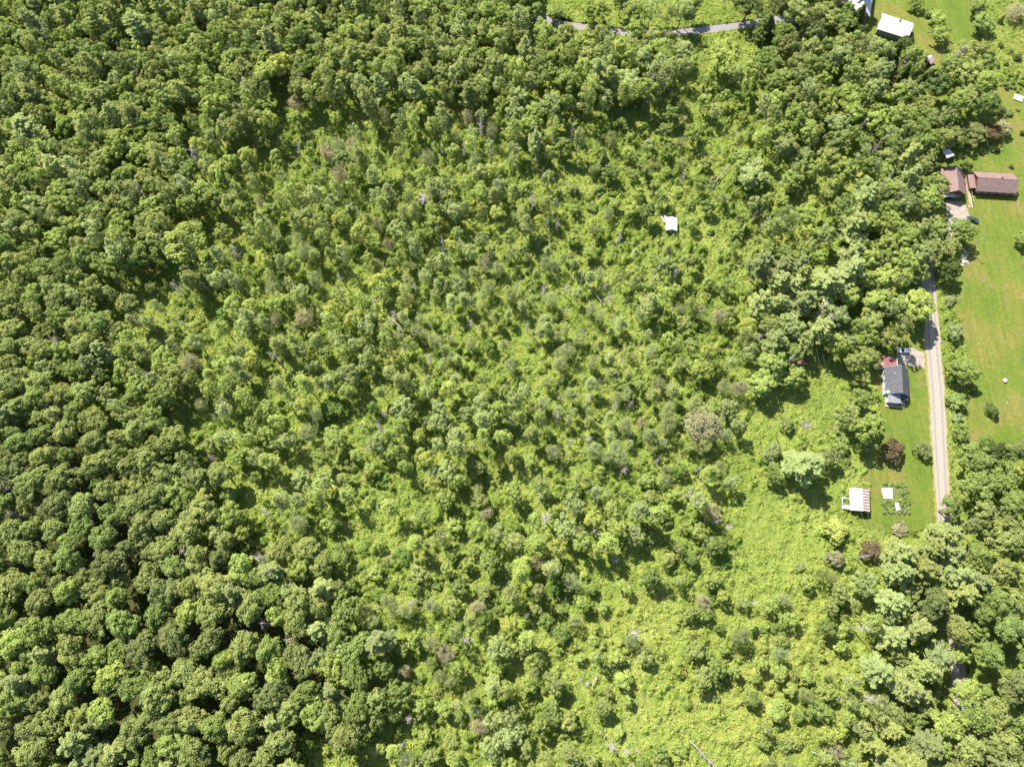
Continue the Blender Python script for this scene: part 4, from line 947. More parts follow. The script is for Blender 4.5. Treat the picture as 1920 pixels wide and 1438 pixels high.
# ------------------------------------------------------------------ buildings
def trim_white(): return principled('white_paint', (.78, .78, .76), .6, .3, var=.05, scale=1)
M_white = trim_white()
M_glass = principled('window_glass', (.03, .035, .045), .12, .6, var=.2)
M_grey_wall = principled('grey_clapboard', (.20, .20, .22), .75, .2, var=.1)
M_white_wall = principled('white_clapboard', (.50, .51, .54), .7, .2, var=.07)
M_brown_wall = principled('brown_boards', (.13, .055, .04), .8, .2, var=.2)
M_wood = principled('weathered_deck_boards', (.50, .39, .27), .85, .1, var=.25, scale=1.5)
M_brick = principled('chimney_brick', (.22, .10, .07), .9, .1, var=.25, scale=6)
M_found = principled('concrete', (.33, .32, .30), .9, .1, var=.15)

def gable_house(t, w_, l_, he, hr, wall, roofm, ov=.45, rt=.12):
    """t: Empty at the footprint centre, ridge along local y. w_ across, l_ along the ridge"""
    hw, hl = w_ / 2, l_ / 2
    m = MB(); m.add([(-hw, -hl, 0), (hw, -hl, 0), (hw, hl, 0), (-hw, hl, 0), (-hw, -hl, he), (hw, -hl, he), (hw, hl, he), (-hw, hl, he), (0, -hl, hr), (0, hl, hr)],
                    [(3, 2, 1, 0), (0, 1, 5, 8, 4), (2, 3, 7, 9, 6), (1, 2, 6, 5), (3, 0, 4, 7)])
    wl = m.obj('wall', wall, t)
    s = (hr - he) / hw; e = he - s * ov; X = hw + ov; Y = hl + ov; up = rt + .03
    rf = MB(); rf.slab([(-X, -Y, e + up), (0, -Y, hr + up), (0, Y, hr + up), (-X, Y, e + up)], rt)
    rf.slab([(X, -Y, e + up), (X, Y, e + up), (0, Y, hr + up), (0, -Y, hr + up)], rt)
    r = rf.obj('roof', roofm, t)
    cp = MB(); cp.add([(-.18, -Y, hr + up - .15 * s + .03), (.18, -Y, hr + up - .15 * s + .03), (0, -Y, hr + up + .07), (-.18, Y, hr + up - .15 * s + .03), (.18, Y, hr + up - .15 * s + .03), (0, Y, hr + up + .07)],
                      [(0, 1, 2), (5, 4, 3), (0, 2, 5, 3), (2, 1, 4, 5), (1, 0, 3, 4)]); cp.obj('ridge_cap', roofm, r)
    fb = MB()
    for y in (-Y - .03, Y + .0):
        for sg in (-1, 1):
            fb.add([(sg * X, y, e + up - .02), (0, y, hr + up - .02), (0, y, hr + up - .24), (sg * X, y, e + up - .24), (sg * X, y + .03, e + up - .02), (0, y + .03, hr + up - .02), (0, y + .03, hr + up - .24), (sg * X, y + .03, e + up - .24)],
                   [(0, 1, 2, 3), (7, 6, 5, 4), (0, 4, 5, 1), (1, 5, 6, 2), (2, 6, 7, 3), (3, 7, 4, 0)])
    fb.obj('bargeboard', M_white if roofm.name != 'brown_metal' else M_brown_wall, r)
    return wl, r
def window(t, x, y, z, w_, h_, axis, frame=None):
    """axis 'x': the window lies in a wall facing +-x; sign of x/y side tells which way"""
    sg = 1 if (x if axis == 'x' else y) > 0 else -1
    f = MB(); g = MB(); k = .07
    def bx(mb, a0, a1, z0, z1, d0, d1):
        lo, hi = sorted((d0 * sg, d1 * sg))
        if axis == 'x': mb.box(x + lo, x + hi, y + a0, y + a1, z + z0, z + z1)
        else: mb.box(x + a0, x + a1, y + lo, y + hi, z + z0, z + z1)
    bx(f, -w_ / 2 - k, w_ / 2 + k, h_ / 2, h_ / 2 + k, .003, .06); bx(f, -w_ / 2 - k, w_ / 2 + k, -h_ / 2 - k, -h_ / 2, .003, .09)
    bx(f, -w_ / 2 - k, -w_ / 2, -h_ / 2, h_ / 2, .003, .06); bx(f, w_ / 2, w_ / 2 + k, -h_ / 2, h_ / 2, .003, .06); bx(f, -w_ / 2, w_ / 2, -.03, .03, .012, .05)
    bx(g, -w_ / 2, w_ / 2, -h_ / 2, h_ / 2, .003, .02)
    o = f.obj('window', frame or M_white, t); g.obj('pane', M_glass, o); return o
def door(t, x, y, z0, w_, h_, axis, mat):
    sg = 1 if (x if axis == 'x' else y) > 0 else -1; m = MB(); lo, hi = sorted((.003 * sg, .06 * sg))
    if axis == 'x': m.box(x + lo, x + hi, y - w_ / 2, y + w_ / 2, z0, z0 + h_)
    else: m.box(x - w_ / 2, x + w_ / 2, y + lo, y + hi, z0, z0 + h_)
    o = m.obj('door', mat, t)
    k = MB(); lo, hi = sorted((.06 * sg, .12 * sg))
    if axis == 'x': k.box(x + lo, x + hi, y + w_ / 2 - .14, y + w_ / 2 - .08, z0 + 1, z0 + 1.06)
    else: k.box(x + w_ / 2 - .14, x + w_ / 2 - .08, y + lo, y + hi, z0 + 1, z0 + 1.06)
    k.obj('handle', M_glass, o); return o
def ridge_frame(p1, p2, hr):
    """centre, heading and ridge length from the two ends of the ridge in the photo"""
    a, b_ = P(*p1, hr), P(*p2, hr); c = (a + b_) / 2; d = b_ - a
    return (c.x, c.y, 0), math.atan2(d.y, d.x) - math.pi / 2, d.length

# -- grey-roofed house
R_grey = ribbed('grey_shingle_roof', (.10, .102, .112), (.072, .072, .08), pitch=.55, axis=1, width=.1, rough=.8)
hr = 6.3; loc, rz, L = ridge_frame((1693, 735), (1690, 684), hr)
t = thing('farmhouse', 'white-walled house under a steep grey roof beside the dirt road', 'house', loc, rz)
W = 7.6
gable_house(t, W, L - .7, 2.9, hr, M_white_wall, R_grey, .35)
for y in (-3, 0, 3): window(t, -W / 2, y, 1.7, .9, 1.2, 'x'); window(t, W / 2, y, 1.7, .9, 1.2, 'x')
window(t, 0, L / 2 - .35, 4.2, .9, 1.1, 'y'); window(t, -2, L / 2 - .35, 1.7, .9, 1.2, 'y'); window(t, 1.9, -L / 2 + .35, 3.9, .8, .9, 'y')
m = MB(); m.tube([(-1.9, 2.0, 4.4), (-1.9, 2.0, 5.3)], [.09, .09], 8); m.tube([(-1.9, 2.0, 5.3), (-1.9, 2.0, 5.42)], [.17, .1], 8); m.obj('vent_pipe', M_white, t)
# south annex, lower roof, and porch
ys = -L / 2 + .35
m = MB(); m.box(-3.1, 1.4, ys - 3.0, ys - .003, 0, 2.5); an = m.obj('annex_wall', M_white_wall, t)
R_annex = ribbed('pale_grey_metal', (.26, .265, .29), (.2, .205, .22), pitch=.6, axis=0, width=.06, rough=.45)
m = MB(); m.slab([(-3.4, ys - 3.3, 2.62), (.9, ys - 3.3, 2.62), (.9, ys - .05, 3.5), (-3.4, ys - .05, 3.5)], .1); m.obj('annex_roof', R_annex, t)
m = MB(); m.slab([(.92, ys - 3.3, 2.62), (2.2, ys - 2.6, 2.2), (2.2, ys - .05, 2.2), (.92, ys - .05, 3.5)], .1); m.obj('annex_side_roof', R_grey, t)
window(t, -2.0, ys - 3.0, 1.5, .9, 1.0, 'y'); window(t, -.3, ys - 3.0, 1.5, .9, 1.0, 'y')
m = MB(); m.slab([(1.5, ys + .9, 3.35), (3.7, ys + .9, 2.5), (3.7, ys - 1.9, 2.5), (1.5, ys - 1.9, 3.35)], .1)
m.box(3.5, 3.6, ys - 1.8, ys - 1.7, .003, 2.5); m.box(2.3, 2.4, ys - 1.8, ys - 1.7, .003, 2.9); m.obj('porch_roof', R_grey, t)
m = MB(); m.box(-3.3, 3.5, ys - 4.1, ys - 3.33, .15, .3); m.box(2.3, 3.7, ys - 3.3, ys - .01, .15, .3); m.obj('deck', M_wood, t)
m = MB(); m.tube([(-3.6, ys + .3, 0), (-3.6, ys + .3, 3.3)], [.12, .12], 8); m.tube([(-3.6, ys + .3, 3.3), (-3.75, ys - .1, 3.7), (-3.8, ys - .2, 3.75)], [.55, .6, .1], 12); m.obj('dish_antenna', M_white, t)
door(t, 1.1, ys - 3.0, .3, .5, 2.0, 'y', M_brick)

# -- red metal-roofed shed behind it
R_red = ribbed('red_metal', (.19, .060, .055), (.30, .19, .17), pitch=.75, axis=1, width=.2, rough=.5, streak=(.30, .20, .18))
a = P(1664, 680, 2.6)
t = thing('garage', 'low red metal-roofed outbuilding joined to the top of the grey-roofed house', 'shed', (a.x, a.y, 0), rz)
m = MB(); m.box(-3.0, 3.0, -1.9, 1.9, 0, 2.3); m.obj('wall', M_white_wall, t)
m = MB(); m.slab([(-3.3, -2.2, 2.55), (3.15, -2.2, 2.95), (3.15, 2.2, 2.95), (-3.3, 2.2, 2.55)], .1); m.obj('roof', R_red, t)
m = MB(); m.box(3.16, 3.3, -2.25, 2.25, 2.7, 3.02); m.obj('fascia', M_white, t)
m = MB(); m.box(3.003, 3.07, -1.5, .9, .02, 2.1)
for k in range(3): m.box(3.07, 3.09, -1.5, .9, .5 + .55 * k, .54 + .55 * k)
m.obj('garage_door', M_grey_wall, t)

# -- red-and-white roofed shed at the bottom
R_rw = ribbed('rusty_red_and_white_metal', (.46, .40, .38), (.24, .095, .08), pitch=.95, axis=1, width=.40, rough=.45)
R_rw2 = ribbed('worn_white_metal', (.44, .42, .42), (.38, .31, .30), pitch=.95, axis=1, width=.22, rough=.45)
hr = 3.6; loc, rz2, L = ridge_frame((1619, 958), (1617, 915), hr)
t = thing('barn_shed', 'open-sided shed with red and white striped metal roof', 'shed', loc, rz2)
Wd = 6.4
m = MB(); m.box(-Wd / 2, -Wd / 2 + .12, -L / 2 + .4, L / 2 - .4, 0, 2.3); m.box(-Wd / 2 + .12, Wd / 2 - 1.2, L / 2 - .52, L / 2 - .4, 0, 2.3); m.box(Wd / 2 - 1.2, Wd / 2 - 1.08, -L / 2 + .4, L / 2 - .4, 0, 2.3); m.obj('wall', M_brown_wall, t)
m = MB(); m.slab([(-3.9, -L / 2, 2.45), (0, -L / 2, hr), (0, L / 2, hr), (-3.9, L / 2, 2.45)], .06); m.obj('roof', R_rw2, t)
m = MB(); m.slab([(.0, -L / 2, hr + .002), (2.6, -L / 2, 2.75), (2.6, L / 2, 2.75), (.0, L / 2, hr + .002)], .06); m.obj('roof', R_rw, t)['label'] = 'red-striped roof slope'
m = MB()
for yy in (-L / 2 + .3, 0, L / 2 - .3): m.box(2.3, 2.42, yy - .06, yy + .06, 0, 2.78)
m.obj('post', M_wood, t)
m = MB()
for yy, zz in ((-3.2, 1.6), (.3, 1.6)): m.box(-6.0, -3.3, yy - .1, yy + .1, zz, zz + .12)
m.box(-6.05, -5.9, -3.2, .3, 1.6, 1.72)
for yy in (-3.15, .25): m.box(-6.02, -5.92, yy - .05, yy + .05, 0, 1.6)
m.box(-5.6, -3.35, -3.0, -2.2, 1.66, 1.72); m.obj('lean_to_frame', M_white, t)

# -- white-roofed cabin in the brush
R_white = ribbed('white_metal', (.60, .60, .63), (.45, .45, .49), pitch=.6, axis=1, width=.05, rough=.35)
hr = 3.3; loc, rz3, L = ridge_frame((1260, 430), (1260.5, 406.5), hr)
t = thing('cabin', 'small white metal-roofed cabin alone in the brush', 'cabin', loc, rz3)
gable_house(t, 3.7, L - .6, 2.4, hr, M_grey_wall, R_white, .3, .07)
door(t, 0, -L / 2 + .3, .1, .8, 1.9, 'y', M_wood); window(t, -1.2, -L / 2 + .3, 1.5, .6, .7, 'y')
m = MB(); a = P(1245, 414)
t = thing('plank_pile', 'heap of pale planks lying against the left side of the cabin', 'planks', (a.x, a.y, 1.2), .4)
for k in range(7):
    m = MB(); an = random.uniform(-.5, .5); c_, s_ = math.cos(an), math.sin(an); x0 = k * .3 - 1
    m.slab([(x0 - .12, -1.2, .1 + k * .05), (x0 + .12, -1.2, .12 + k * .05), (x0 + .12 + s_, 1.2, .4 + k * .05), (x0 - .12 + s_, 1.2, .4 + k * .05)], .05); m.obj('plank', M_white if k % 2 else M_wood, t)

# -- long white-roofed house at the top right
hr = 5.0; loc, rz4, L = ridge_frame((1712, 51), (1654, 33), hr)
t = thing('farmhouse', 'long low grey house with a plain white metal roof and chimney', 'house', loc, rz4)
gable_house(t, 8.2, L - .8, 3.0, hr, M_grey_wall, R_white, .4)
sgn = 1 if (math.cos(rz4) * 0 - math.sin(rz4) * 1) else 1
for sx_ in (-1, 1):
    for y in (-4.2, -1.6, 1.4, 4.4): window(t, sx_ * 4.1, y, 1.6, 1.3, 1.1, 'x')
window(t, 0, L / 2 - .4, 1.7, 1, 1.1, 'y'); window(t, -2, -L / 2 + .4, 1.7, 1, 1.1, 'y')
ch = MB(); ch.box(.5, 1.2, -1.2, -.5, 3.8, 5.7); ch.box(.42, 1.28, -1.28, -.42, 5.7, 5.82); ch.obj('chimney', M_brick, t)
# -- tall white-and-grey house
R_pale = ribbed('pale_metal', (.52, .52, .54), (.42, .42, .45), pitch=.6, axis=1, width=.05, rough=.4)
hr = 8.0; loc, rz5, L = ridge_frame((1618, 14), (1626, -42), hr)
t = thing('farmhouse', 'tall grey house with bright white roof slope at the top edge', 'house', loc, rz5 )
gable_house(t, 8.6, L, 4.6, hr, M_grey_wall, R_pale, .4)
for y in (-4, 0, 4): window(t, -4.3, y, 3.2, .9, 1.3, 'x')
window(t, -1.8, -L / 2, 1.6, .9, 1.3, 'y'); window(t, 1.8, -L / 2, 1.6, .9, 1.3, 'y'); window(t, 0, -L / 2, 5.2, .9, 1.3, 'y')

# -- brown-roofed garage and house
R_brown = ribbed('brown_metal', (.215, .150, .135), (.17, .118, .108), pitch=.9, axis=1, width=.05, rough=.5)
hr = 5.6; loc, rz6, L = ridge_frame((1798, 357), (1792, 311), hr)
t = thing('garage', 'brown-roofed gabled garage at the head of the gravel drive', 'garage', loc, rz6)
gable_house(t, 8.0, L - .8, 2.9, hr, M_brown_wall, R_brown, .45)
g0 = -L / 2 + .4
m = MB(); m.slab([(-3.9, g0 - 1.3, 2.25), (.5, g0 - 1.3, 2.25), (.5, g0 - .05, 2.6), (-3.9, g0 - .05, 2.6)], .08); m.obj('awning', R_white, t)
for xx in (-2.3, 1.9): 
    m = MB(); m.box(xx - 1.3, xx + 1.3, g0 - .06, g0 - .003, .02, 2.15)
    for k in range(3): m.box(xx - 1.3, xx + 1.3, g0 - .08, g0 - .06, .5 + .52 * k, .54 + .52 * k)
    m.obj('garage_door', M_grey_wall, t)
window(t, 4.0, 1, 1.6, .9, 1.0, 'x')
hr = 5.0; loc, rz7, L = ridge_frame((1910, 338), (1834, 333.5), hr)
t = thing('farmhouse', 'long brown house with a brown metal roof and a porch below it', 'house', loc, rz7)
gable_house(t, 8.0, L - .8, 2.8, hr, M_brown_wall, R_brown, .45)
for sx_ in (-1, 1):
    for y in (-5, -2.4, .4, 3.2, 5.8): window(t, sx_ * 4.0, y, 1.6, 1.2, 1.1, 'x')
m = MB(); m.box(.2, .6, -1.6, -1.2, 4.6, 5.7); m.obj('chimney', M_brick, t)
# side wing towards the garage, deck boards at the far end
sg = 1 if P(1834, 333.5, hr).x < P(1910, 338, hr).x else -1
m = MB(); m.box(-2.8, 2.8, L / 2 - .39, L / 2 + 1.6, 0, 2.2); m.obj('porch_wall', M_brown_wall, t)
m = MB(); m.slab([(-3.1, L / 2 + 2.0, 2.35), (3.1, L / 2 + 2.0, 2.35), (3.1, L / 2 - .2, 2.75), (-3.1, L / 2 - .2, 2.75)], .1); m.obj('porch_roof', R_brown, t)
m = MB()
for k in range(7): m.box(-3.5 + k * .62 - .22, -3.5 + k * .62 + .22, -L / 2 - 1.9, -L / 2 + .35, .35, .42)
m.obj('end_deck', M_wood, t)
m = MB(); m.box(4.003, 6.0, -L / 2 + 1, L / 2 - 1, .25, .38)
for k in range(7): yy = -L / 2 + 1.1 + k * (L - 2.2) / 6; m.box(5.86, 5.98, yy - .05, yy + .05, .38, 1.3)
m.box(5.85, 6.0, -L / 2 + 1, L / 2 - 1, 1.3, 1.38); m.obj('front_deck', M_brick, t)
# garden chairs and pots along the front deck
def w_at(t_, x, y, z):
    M = t_.matrix_basis; return M @ Vector((x, y, z))
def chair(label, px_loc, rz_, mat):
    o = thing('garden_chair', label, 'chair', px_loc, rz_, 'chairs on the front deck of the brown house')
    m = MB(); m.box(-.28, .28, -.28, .28, .38, .43); m.obj('seat', mat, o)
    m = MB(); m.slab([(-.28, .25, .45), (.28, .25, .45), (.28, .42, 1.0), (-.28, .42, 1.0)], .04); m.obj('backrest', mat, o)
    for a_, b_ in ((-1, -1), (-1, 1), (1, -1), (1, 1)):
        m = MB(); m.box(a_ * .25 - .02, a_ * .25 + .02, b_ * .25 - .02, b_ * .25 + .02, 0, .38); m.obj('leg', mat, o)
for k, (yy, lab) in enumerate(((3.4, 'white chair at the left end of the front deck'), (-1.6, 'white chair in the middle of the front deck'), (-3.2, 'white chair near the right end of the front deck'))):
    q = w_at(t, 5.0, yy, .38); chair(lab, q, rz7 - math.pi / 2, M_white)
# wooden walkway between the two
a, b_ = P(1811, 331, .5), P(1820, 384, .3); d = a - b_; L = d.length
t = thing('walkway', 'narrow wooden walkway with rails between the garage and brown house', 'walkway', (b_.x, b_.y, 0), math.atan2(d.y, d.x) - math.pi / 2)
m = MB(); n = int(L / .24)
for k in range(n): m.box(-.62, .62, k * .24, k * .24 + .19, .40, .46)
m.obj('boards', M_wood, t)
m = MB()
for s_ in (-.64, .64):
    m.box(s_ - .04, s_ + .04, 0, L, 1.3, 1.38)
    for k in range(int(L / 1.5) + 1): m.box(s_ - .05, s_ + .05, k * 1.5, k * 1.5 + .1, 0, 1.3)
m.obj('railing', M_wood, t)
m = MB()
for k in range(3): m.box(-.9, .9, -.32 * (k + 1), -.32 * k - .01, .3 - .1 * k - .06, .3 - .1 * k)
m.obj('steps', M_wood, t)
# flower pots along it
pot_m = principled('dark_pot', (.05, .05, .07), .6, .3)
for k, (s_, lab) in enumerate(((.12, 'dark plant pot at the foot of the walkway'), (.5, 'dark plant pot half way along the walkway'), (.85, 'dark plant pot at the far end of the walkway'))):
    q = w_at(t, .9, L * s_, 0); o = thing('plant_pot', lab, 'plant pot', q, 0, 'plant pots along the walkway')
    m = MB(); m.tube([(0, 0, .002), (0, 0, .4)], [.2, .3], 10); m.obj('pot', pot_m, o)
    me = PROTO['shrub'][k][1]; c = link('foliage', me, o, (0, 0, .3)); c.scale = (.3, .3, .35); c.color = (*COLOURS['bright green'], 1)

# -- small white canopy roof
a, b_, c_, d_ = P(1767, 283, 2.3), P(1779, 279, 2.6), P(1790, 291, 2.5), P(1776, 297, 2.3)
t = thing('canopy', 'small white sheet roof on posts above the brown-roofed garage', 'canopy', ((a.x + c_.x) / 2, (a.y + c_.y) / 2, 0))
o0 = Vector(t.location); m = MB(); m.slab([p - o0 for p in (a, b_, c_, d_)], .06); m.obj('roof', R_white, t)
for p in (a, b_, c_, d_):
    q = (p - o0) * .88; m = MB(); m.box(q.x - .06, q.x + .06, q.y - .06, q.y + .06, 0, 2.15); m.obj('post', M_wood, t)
# -- pink hut
a = P(1744, 111, 2.3)
R_pink = ribbed('faded_pink_metal', (.42, .34, .34), (.26, .17, .17), pitch=.7, axis=0, width=.2, rough=.5)
t = thing('hut', 'little hut with faded pink roof on the upper lawn', 'hut', (a.x, a.y, 0), math.radians(-35))
gable_house(t, 3.0, 3.2, 1.9, 2.6, M_brown_wall, R_pink, .2, .05); door(t, 0, -1.6, .05, .8, 1.7, 'y', M_wood)
# -- brown shack under the trees
a = P(1503, 672, 2.2); R_rust = ribbed('rusty_sheet', (.19, .11, .08), (.14, .08, .06), pitch=.5, axis=1, width=.1)
t = thing('shack', 'rusty brown-roofed shack half hidden below the tree edge', 'shack', (a.x, a.y, 0), .1)
gable_house(t, 3.2, 4.2, 2.0, 2.9, M_brown_wall, R_rust, .2, .05); door(t, .3, -2.1, .05, .8, 1.8, 'y', M_wood)

# ------------------------------------------------------------------ vehicles
def car(label, p, rz_, body, group=None, Lc=4.5, Wc=1.8):
    t = thing('parked_car', label, 'car', (p.x, p.y, .03), rz_, group)
    prof = [(-Lc / 2, .35), (-Lc / 2, .72), (-Lc * .46, .86), (-Lc * .2, .93), (Lc * .22, .93), (Lc * .42, .84), (Lc / 2, .7), (Lc / 2, .35)]
    m = MB(); n = len(prof); v = [(x, -Wc / 2, z) for x, z in prof] + [(x, Wc / 2, z) for x, z in prof]
    m.add(v, [tuple(range(n)), tuple(range(2 * n - 1, n - 1, -1))] + [(i, i + n, (i + 1) % n + n, (i + 1) % n) for i in range(n)])
    m.obj('body', body, t)
    m = MB(); z0, z1 = .93, 1.42; x = [-Lc * .4, Lc * .2, Lc * .06, -Lc * .28]
    m.add([(x[0], -Wc * .46, z0), (x[1], -Wc * .46, z0), (x[1], Wc * .46, z0), (x[0], Wc * .46, z0), (x[3], -Wc * .38, z1), (x[2], -Wc * .38, z1), (x[2], Wc * .38, z1), (x[3], Wc * .38, z1)],
          [(0, 1, 5, 4), (1, 2, 6, 5), (2, 3, 7, 6), (3, 0, 4, 7), (4, 5, 6, 7)]); m.obj('windows', M_glass, t)
    m = MB(); m.box(x[3] + .03, x[2] - .03, -Wc * .37, Wc * .37, z1 + .003, z1 + .05); m.obj('roof', body, t)
    for sx_ in (-1, 1):
        for sy in (-1, 1):
            m = MB(); m.tube([(sx_ * Lc * .31, sy * (Wc / 2 - .18), .32), (sx_ * Lc * .31, sy * (Wc / 2 + .02), .32)], [.32, .32], 14); m.obj('wheel', pot_m, t)
    for sy in (-1, 1):
        m = MB(); m.box(Lc / 2 - .02, Lc / 2 + .03, sy * .62 - .16, sy * .62 + .16, .58, .7); m.obj('headlight', M_white, t)
paint_w = principled('white_car_paint', (.78, .80, .84), .25, .5, var=.02); paint_k = principled('dark_car_paint', (.045, .05, .06), .25, .5, var=.05)
car('white car parked on the sandy drive beside the red roof', P(1692, 659), math.radians(172), paint_w)
car('dark car parked at the lower edge of the gravel drive', P(1822, 414), math.radians(-18), paint_k)
a = P(1839, 190)
t = thing('utility_trailer', 'small blue-and-white box trailer at the edge of the tree group', 'trailer', (a.x, a.y, 0), .3)
m = MB(); m.box(-.9, .9, -1.4, 1.4, .5, 1.5); m.obj('box', principled('blue_paint', (.10, .13, .25), .5, .3), t)
m = MB(); m.box(-.92, .92, -1.42, .2, 1.503, 1.56); m.obj('lid', M_white, t)
for s_ in (-1, 1): m = MB(); m.tube([(s_ * .92, 0, .3), (s_ * 1.1, 0, .3)], [.3, .3], 12); m.obj('wheel', pot_m, t)

# ------------------------------------------------------------------ small things
# big mesh dish in the meadow
a = P(1508, 799)
t = thing('satellite_dish', 'large round grey mesh dish standing in the meadow', 'dish', (a.x, a.y, 0))
dm = principled('galvanised_mesh', (.42, .42, .42), .5, .3)
m = MB(); m.tube([(0, 0, 0), (0, 0, 1.3)], [.09, .09], 8); m.obj('post', dm, t)
m = MB(); Rr = 1.55
for rr_ in (.5, 1.0, Rr):
    pts = [(rr_ * math.cos(q), rr_ * math.sin(q), 1.3 + .28 * rr_ ** 2) for q in [i * 2 * math.pi / 24 for i in range(25)]]; m.tube(pts, [.045 if rr_ == Rr else .02] * 25, 4)
for k in range(12):
    q = k * math.pi / 6; m.tube([(s_ * Rr * math.cos(q), s_ * Rr * math.sin(q), 1.3 + .28 * (s_ * Rr) ** 2) for s_ in (.05, .35, .7, 1)], [.035] * 4, 4)
m.obj('reflector', dm, t)
m = MB()
for k in range(3): q = k * 2.09; m.tube([(Rr * .9 * math.cos(q), Rr * .9 * math.sin(q), 1.8), (0, 0, 2.9)], [.03, .03], 4)
m.tube([(0, 0, 2.8), (0, 0, 3.1)], [.1, .1], 8); m.obj('feed', dm, t)
# garden: white cover, pale sheet, plants
a, b_, c_, d_ = P(1653, 915), P(1673, 914), P(1674, 935), P(1656, 934)
ctr = (a + b_ + c_ + d_) / 4; m = MB(); t_m = principled('white_garden_fleece', (.82, .84, .80), .8, .2, var=.05)
K = 14; V = []
for i in range(K + 1):
    for j in range(K + 1):
        p = a.lerp(b_, i / K).lerp(d_.lerp(c_, i / K), j / K) - ctr
        e = min(i, j, K - i, K - j) / 3
        V.append((p.x + random.uniform(-.06, .06) * 2, p.y + random.uniform(-.06, .06) * 2, .03 + .42 * min(1, e) + .05 * math.sin(i * 1.3) + random.uniform(0, .05)))
o = link('plant_cover', np_mesh('plant_cover', np.array(V), np.array([(i * (K + 1) + j, (i + 1) * (K + 1) + j, (i + 1) * (K + 1) + j + 1, i * (K + 1) + j + 1) for i in range(K) for j in range(K)]), t_m), None, ctr)
tag(o, 'bright white fleece sheet spread over part of the garden bed', 'sheet')
a = P(1682, 950); t = thing('rain_barrel_rack', 'small bluish grey folded tarp in the garden bed', 'tarp', (a.x, a.y, .02), .1); t.name = 'folded_tarp'
m = MB(); m.slab([(-.7, -1.5, .5), (.6, -1.4, .4), (.5, 1.3, .55), (-.6, 1.4, .45)], .35); m.slab([(-.4, -1.2, .85), (.3, -1.0, .8), (.35, .5, .75), (-.3, .6, .8)], .25); m.obj('cloth', principled('bluish_tarp', (.45, .45, .56), .7, .2, var=.2), t)
veg = []
for k in range(240):
    fx, fy = random.random(), random.random()
    px, py = 1653 + 48 * fx + 5 * fy, 906 + 56 * fy
    if 1649 < px < 1678 and 910 < py < 938: continue
    if 1675 < px < 1690 and 940 < py < 960: continue
    if 1676 < px < 1690 and 912 < py < 930: continue
    veg.append((px, py))
for i, (px, py) in enumerate(veg):
    q = P(px, py, .3)
    if any((q.x - x) ** 2 + (q.y - y) ** 2 < .38 for x, y, _ in placed[-90:]): continue
    if counts['shrub'] < 282: plant('shrub', q.x, q.y, random.uniform(.45, .8), random.uniform(.5, 1.0), random.choice(['mid green', 'bright green', 'mid green', 'grey-green']))
# rows of small plants in the upper right garden
for k, (px, py) in enumerate([(1884, 136), (1878, 150), (1884, 157), (1889, 150), (1895, 163), (1900, 156), (1904, 148), (1907, 143), (1903, 166), (1911, 155), (1914, 166), (1917, 158), (1900, 142), (1893, 143), (1911, 136), (1918, 146), (1909, 172), (1888, 166)]):
    q = P(px, py, .5); plant('shrub', q.x, q.y, random.uniform(.6, .95), random.uniform(.9, 1.5), random.choice(['mid green', 'dark green']))
# raised frame at the right edge
a = P(1904, 185); t = thing('raised_planter', 'pale wooden frame bed at the right edge of the upper garden', 'garden frame', (a.x + 1, a.y, 0), -.45)
m = MB(); m.box(-1.8, 1.8, -1.5, -1.38, 0, .5); m.box(-1.8, 1.8, 1.38, 1.5, 0, .5); m.box(-1.8, -1.68, -1.38, 1.38, 0, .5); m.box(1.68, 1.8, -1.38, 1.38, 0, .5); m.obj('frame', M_wood, t)
m = MB(); m.box(-1.67, 1.67, -1.37, 1.37, .02, .42); m.obj('boards', principled('pale_boards', (.62, .50, .42), .8, .1, var=.15), t)
# white disc and small stones on the field
a = P(1882, 714); t = thing('round_table', 'small white round table alone on the field', 'table', (a.x, a.y, .01))
m = MB(); m.tube([(0, 0, .68), (0, 0, .73)], [.68, .68], 20); m.obj('tabletop', M_white, t)
m = MB(); m.tube([(0, 0, 0), (0, 0, .68)], [.2, .05], 8); m.obj('leg', M_white, t)
st_m = principled('pale_stone', (.56, .48, .42), .9, .1, var=.25, scale=1)
def stone(p, r, label, group):
    m = MB(); K1, K2 = 6, 4; v = []; f = []
    for i in range(K2 + 1):
        for j in range(K1):
            th = math.pi * i / K2; ph = 2 * math.pi * j / K1; q = r * random.uniform(.8, 1.1)
            v.append((q * math.sin(th) * math.cos(ph), q * math.sin(th) * math.sin(ph) * .8, q * math.cos(th) * .6 + r * .4))
    for i in range(K2):
        for j in range(K1): f.append((i * K1 + j, (i + 1) * K1 + j, (i + 1) * K1 + (j + 1) % K1, i * K1 + (j + 1) % K1))
    m.add(v, f); o = m.obj('stone', st_m, None, p, random.uniform(0, 6)); tag(o, label, 'stone', group)
for k in range(26):
    px = 1808 + random.gauss(0, 4); py = 488 + random.gauss(0, 6.5); q = P(px, py, .02)
    stone(q, random.uniform(.35, .7), 'pale stone in the heap at the field edge beside the dark tree', 'stones of the heap')
stone(P(1888, 755, 0), .25, 'small pale stone on the field above the lone dark bush', 'stones on the field')
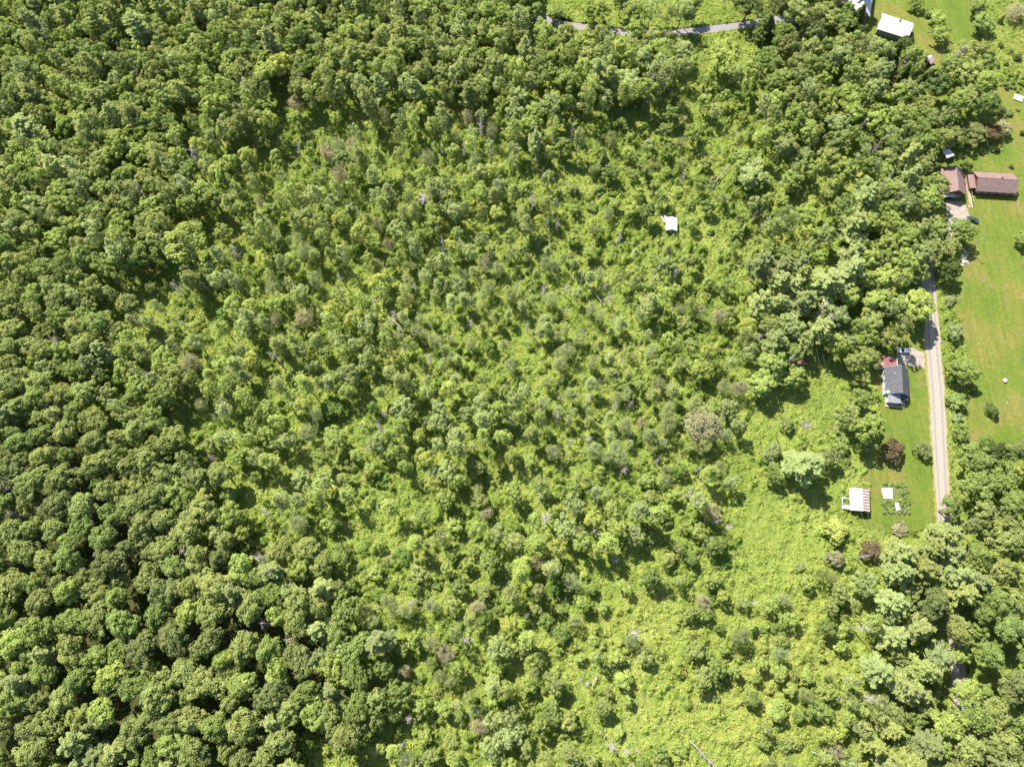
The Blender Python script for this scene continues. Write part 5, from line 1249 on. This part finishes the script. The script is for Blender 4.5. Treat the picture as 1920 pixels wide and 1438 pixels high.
# utility poles and wires
pole_m = principled('pole_wood', (.36, .31, .24), .9, .1, var=.2)
wire_m = principled('wire', (.25, .25, .25), .5, .3)
def pole(base, h, label, arm_rz):
    t = thing('utility_pole', label, 'utility pole', (base.x, base.y, 0), arm_rz, 'utility poles')
    m = MB(); m.tube([(0, 0, 0), (0, 0, h)], [.17, .12], 8); m.obj('post', pole_m, t)
    m = MB(); m.box(-1.1, 1.1, -.22, -.11, h - .7, h - .56); m.obj('crossarm', pole_m, t)
    for s_ in (-1, 0, 1): m = MB(); m.tube([(s_ * .95, -.165, h - .56), (s_ * .95, -.165, h - .36)], [.06, .04], 6); m.obj('insulator', M_white, t)
    return t
def wire(a, b_, sag, label):
    a = Vector(a); b_ = Vector(b_); m = MB(); pts = []
    for i in range(13):
        s_ = i / 12; p = a.lerp(b_, s_) - a; p.z -= sag * 4 * s_ * (1 - s_); pts.append(p)
    m.tube(pts, [.014] * 13, 4); o = m.obj('power_line', wire_m, None, a); tag(o, label, 'wire', 'overhead wires')
pA = P(1774.5, 576); pA_t = Vector((pA.x, pA.y, 8.4))
pole(pA, 9.0, 'pale utility pole leaning out to the right beside the dirt road', .5)
pB = P(1815, 470); pole(pB, 9.0, 'utility pole at the lawn edge beside the dark roadside trees', .4)
pC = P(1549, 812); pole(pC, 9.0, 'utility pole in the meadow right of the round mesh dish', 0.1)
pD = P(1492, 545); pole(pD, 9.5, 'utility pole hidden among the pines left of the clearing', 0.1)
wire(pA_t, (pB.x, pB.y, 8.4), .6, 'wire between the two utility poles beside the big lawn')
wire((pB.x, pB.y, 8.4), P(1856, 388, 3.0), .6, 'wire running up from the lawn pole to the brown house')
wire(P(1868, 322, 3.2), P(1851, 262, 6.0), .5, 'wire running up from the brown house across the lawn')
wire(pA_t, P(1610, 470, 9), .8, 'wire crossing the dirt road from the pale pole to the left')
for s_, wd in ((-.95, 'left'), (.95, 'right')):
    wire((pC.x + s_, pC.y, 8.65), (pD.x + s_, pD.y, 9.15), .9, wd + ' one of the two wires across the shaded meadow')
    wire((pC.x + s_, pC.y, 8.65), (pC.x + s_ + 9, pC.y - 50, 9), .9, wd + ' one of the two wires running down from the dish pole')
# two of a kind and colour in the same spot: say which is which
for lab, g in AUTO.items():
    if len(g) == 1: continue
    xs = [q[0] for q in g]; ys = [q[1] for q in g]
    k = 0 if max(xs) - min(xs) >= max(ys) - min(ys) else 1
    g.sort(key=lambda q: q[k])
    names = [('left one', 'right one'), ('upper one', 'lower one')][k] if len(g) == 2 else [(['leftmost', 'topmost'][k])] + ['middle one'] * (len(g) - 2) + [['rightmost', 'lowest'][k]]
    if len(g) > 3: names = [o_ + (' from left', ' from top')[k] for o_ in 'first second third fourth fifth sixth seventh eighth ninth tenth eleventh twelfth'.split()[:len(g)]]
    for nm, q in zip(names, g): q[2]['label'] = lab.replace(' down the photo', ' down') + ', ' + nm
open('/tmp/counts.txt', 'w').write(str(counts)) if False else None
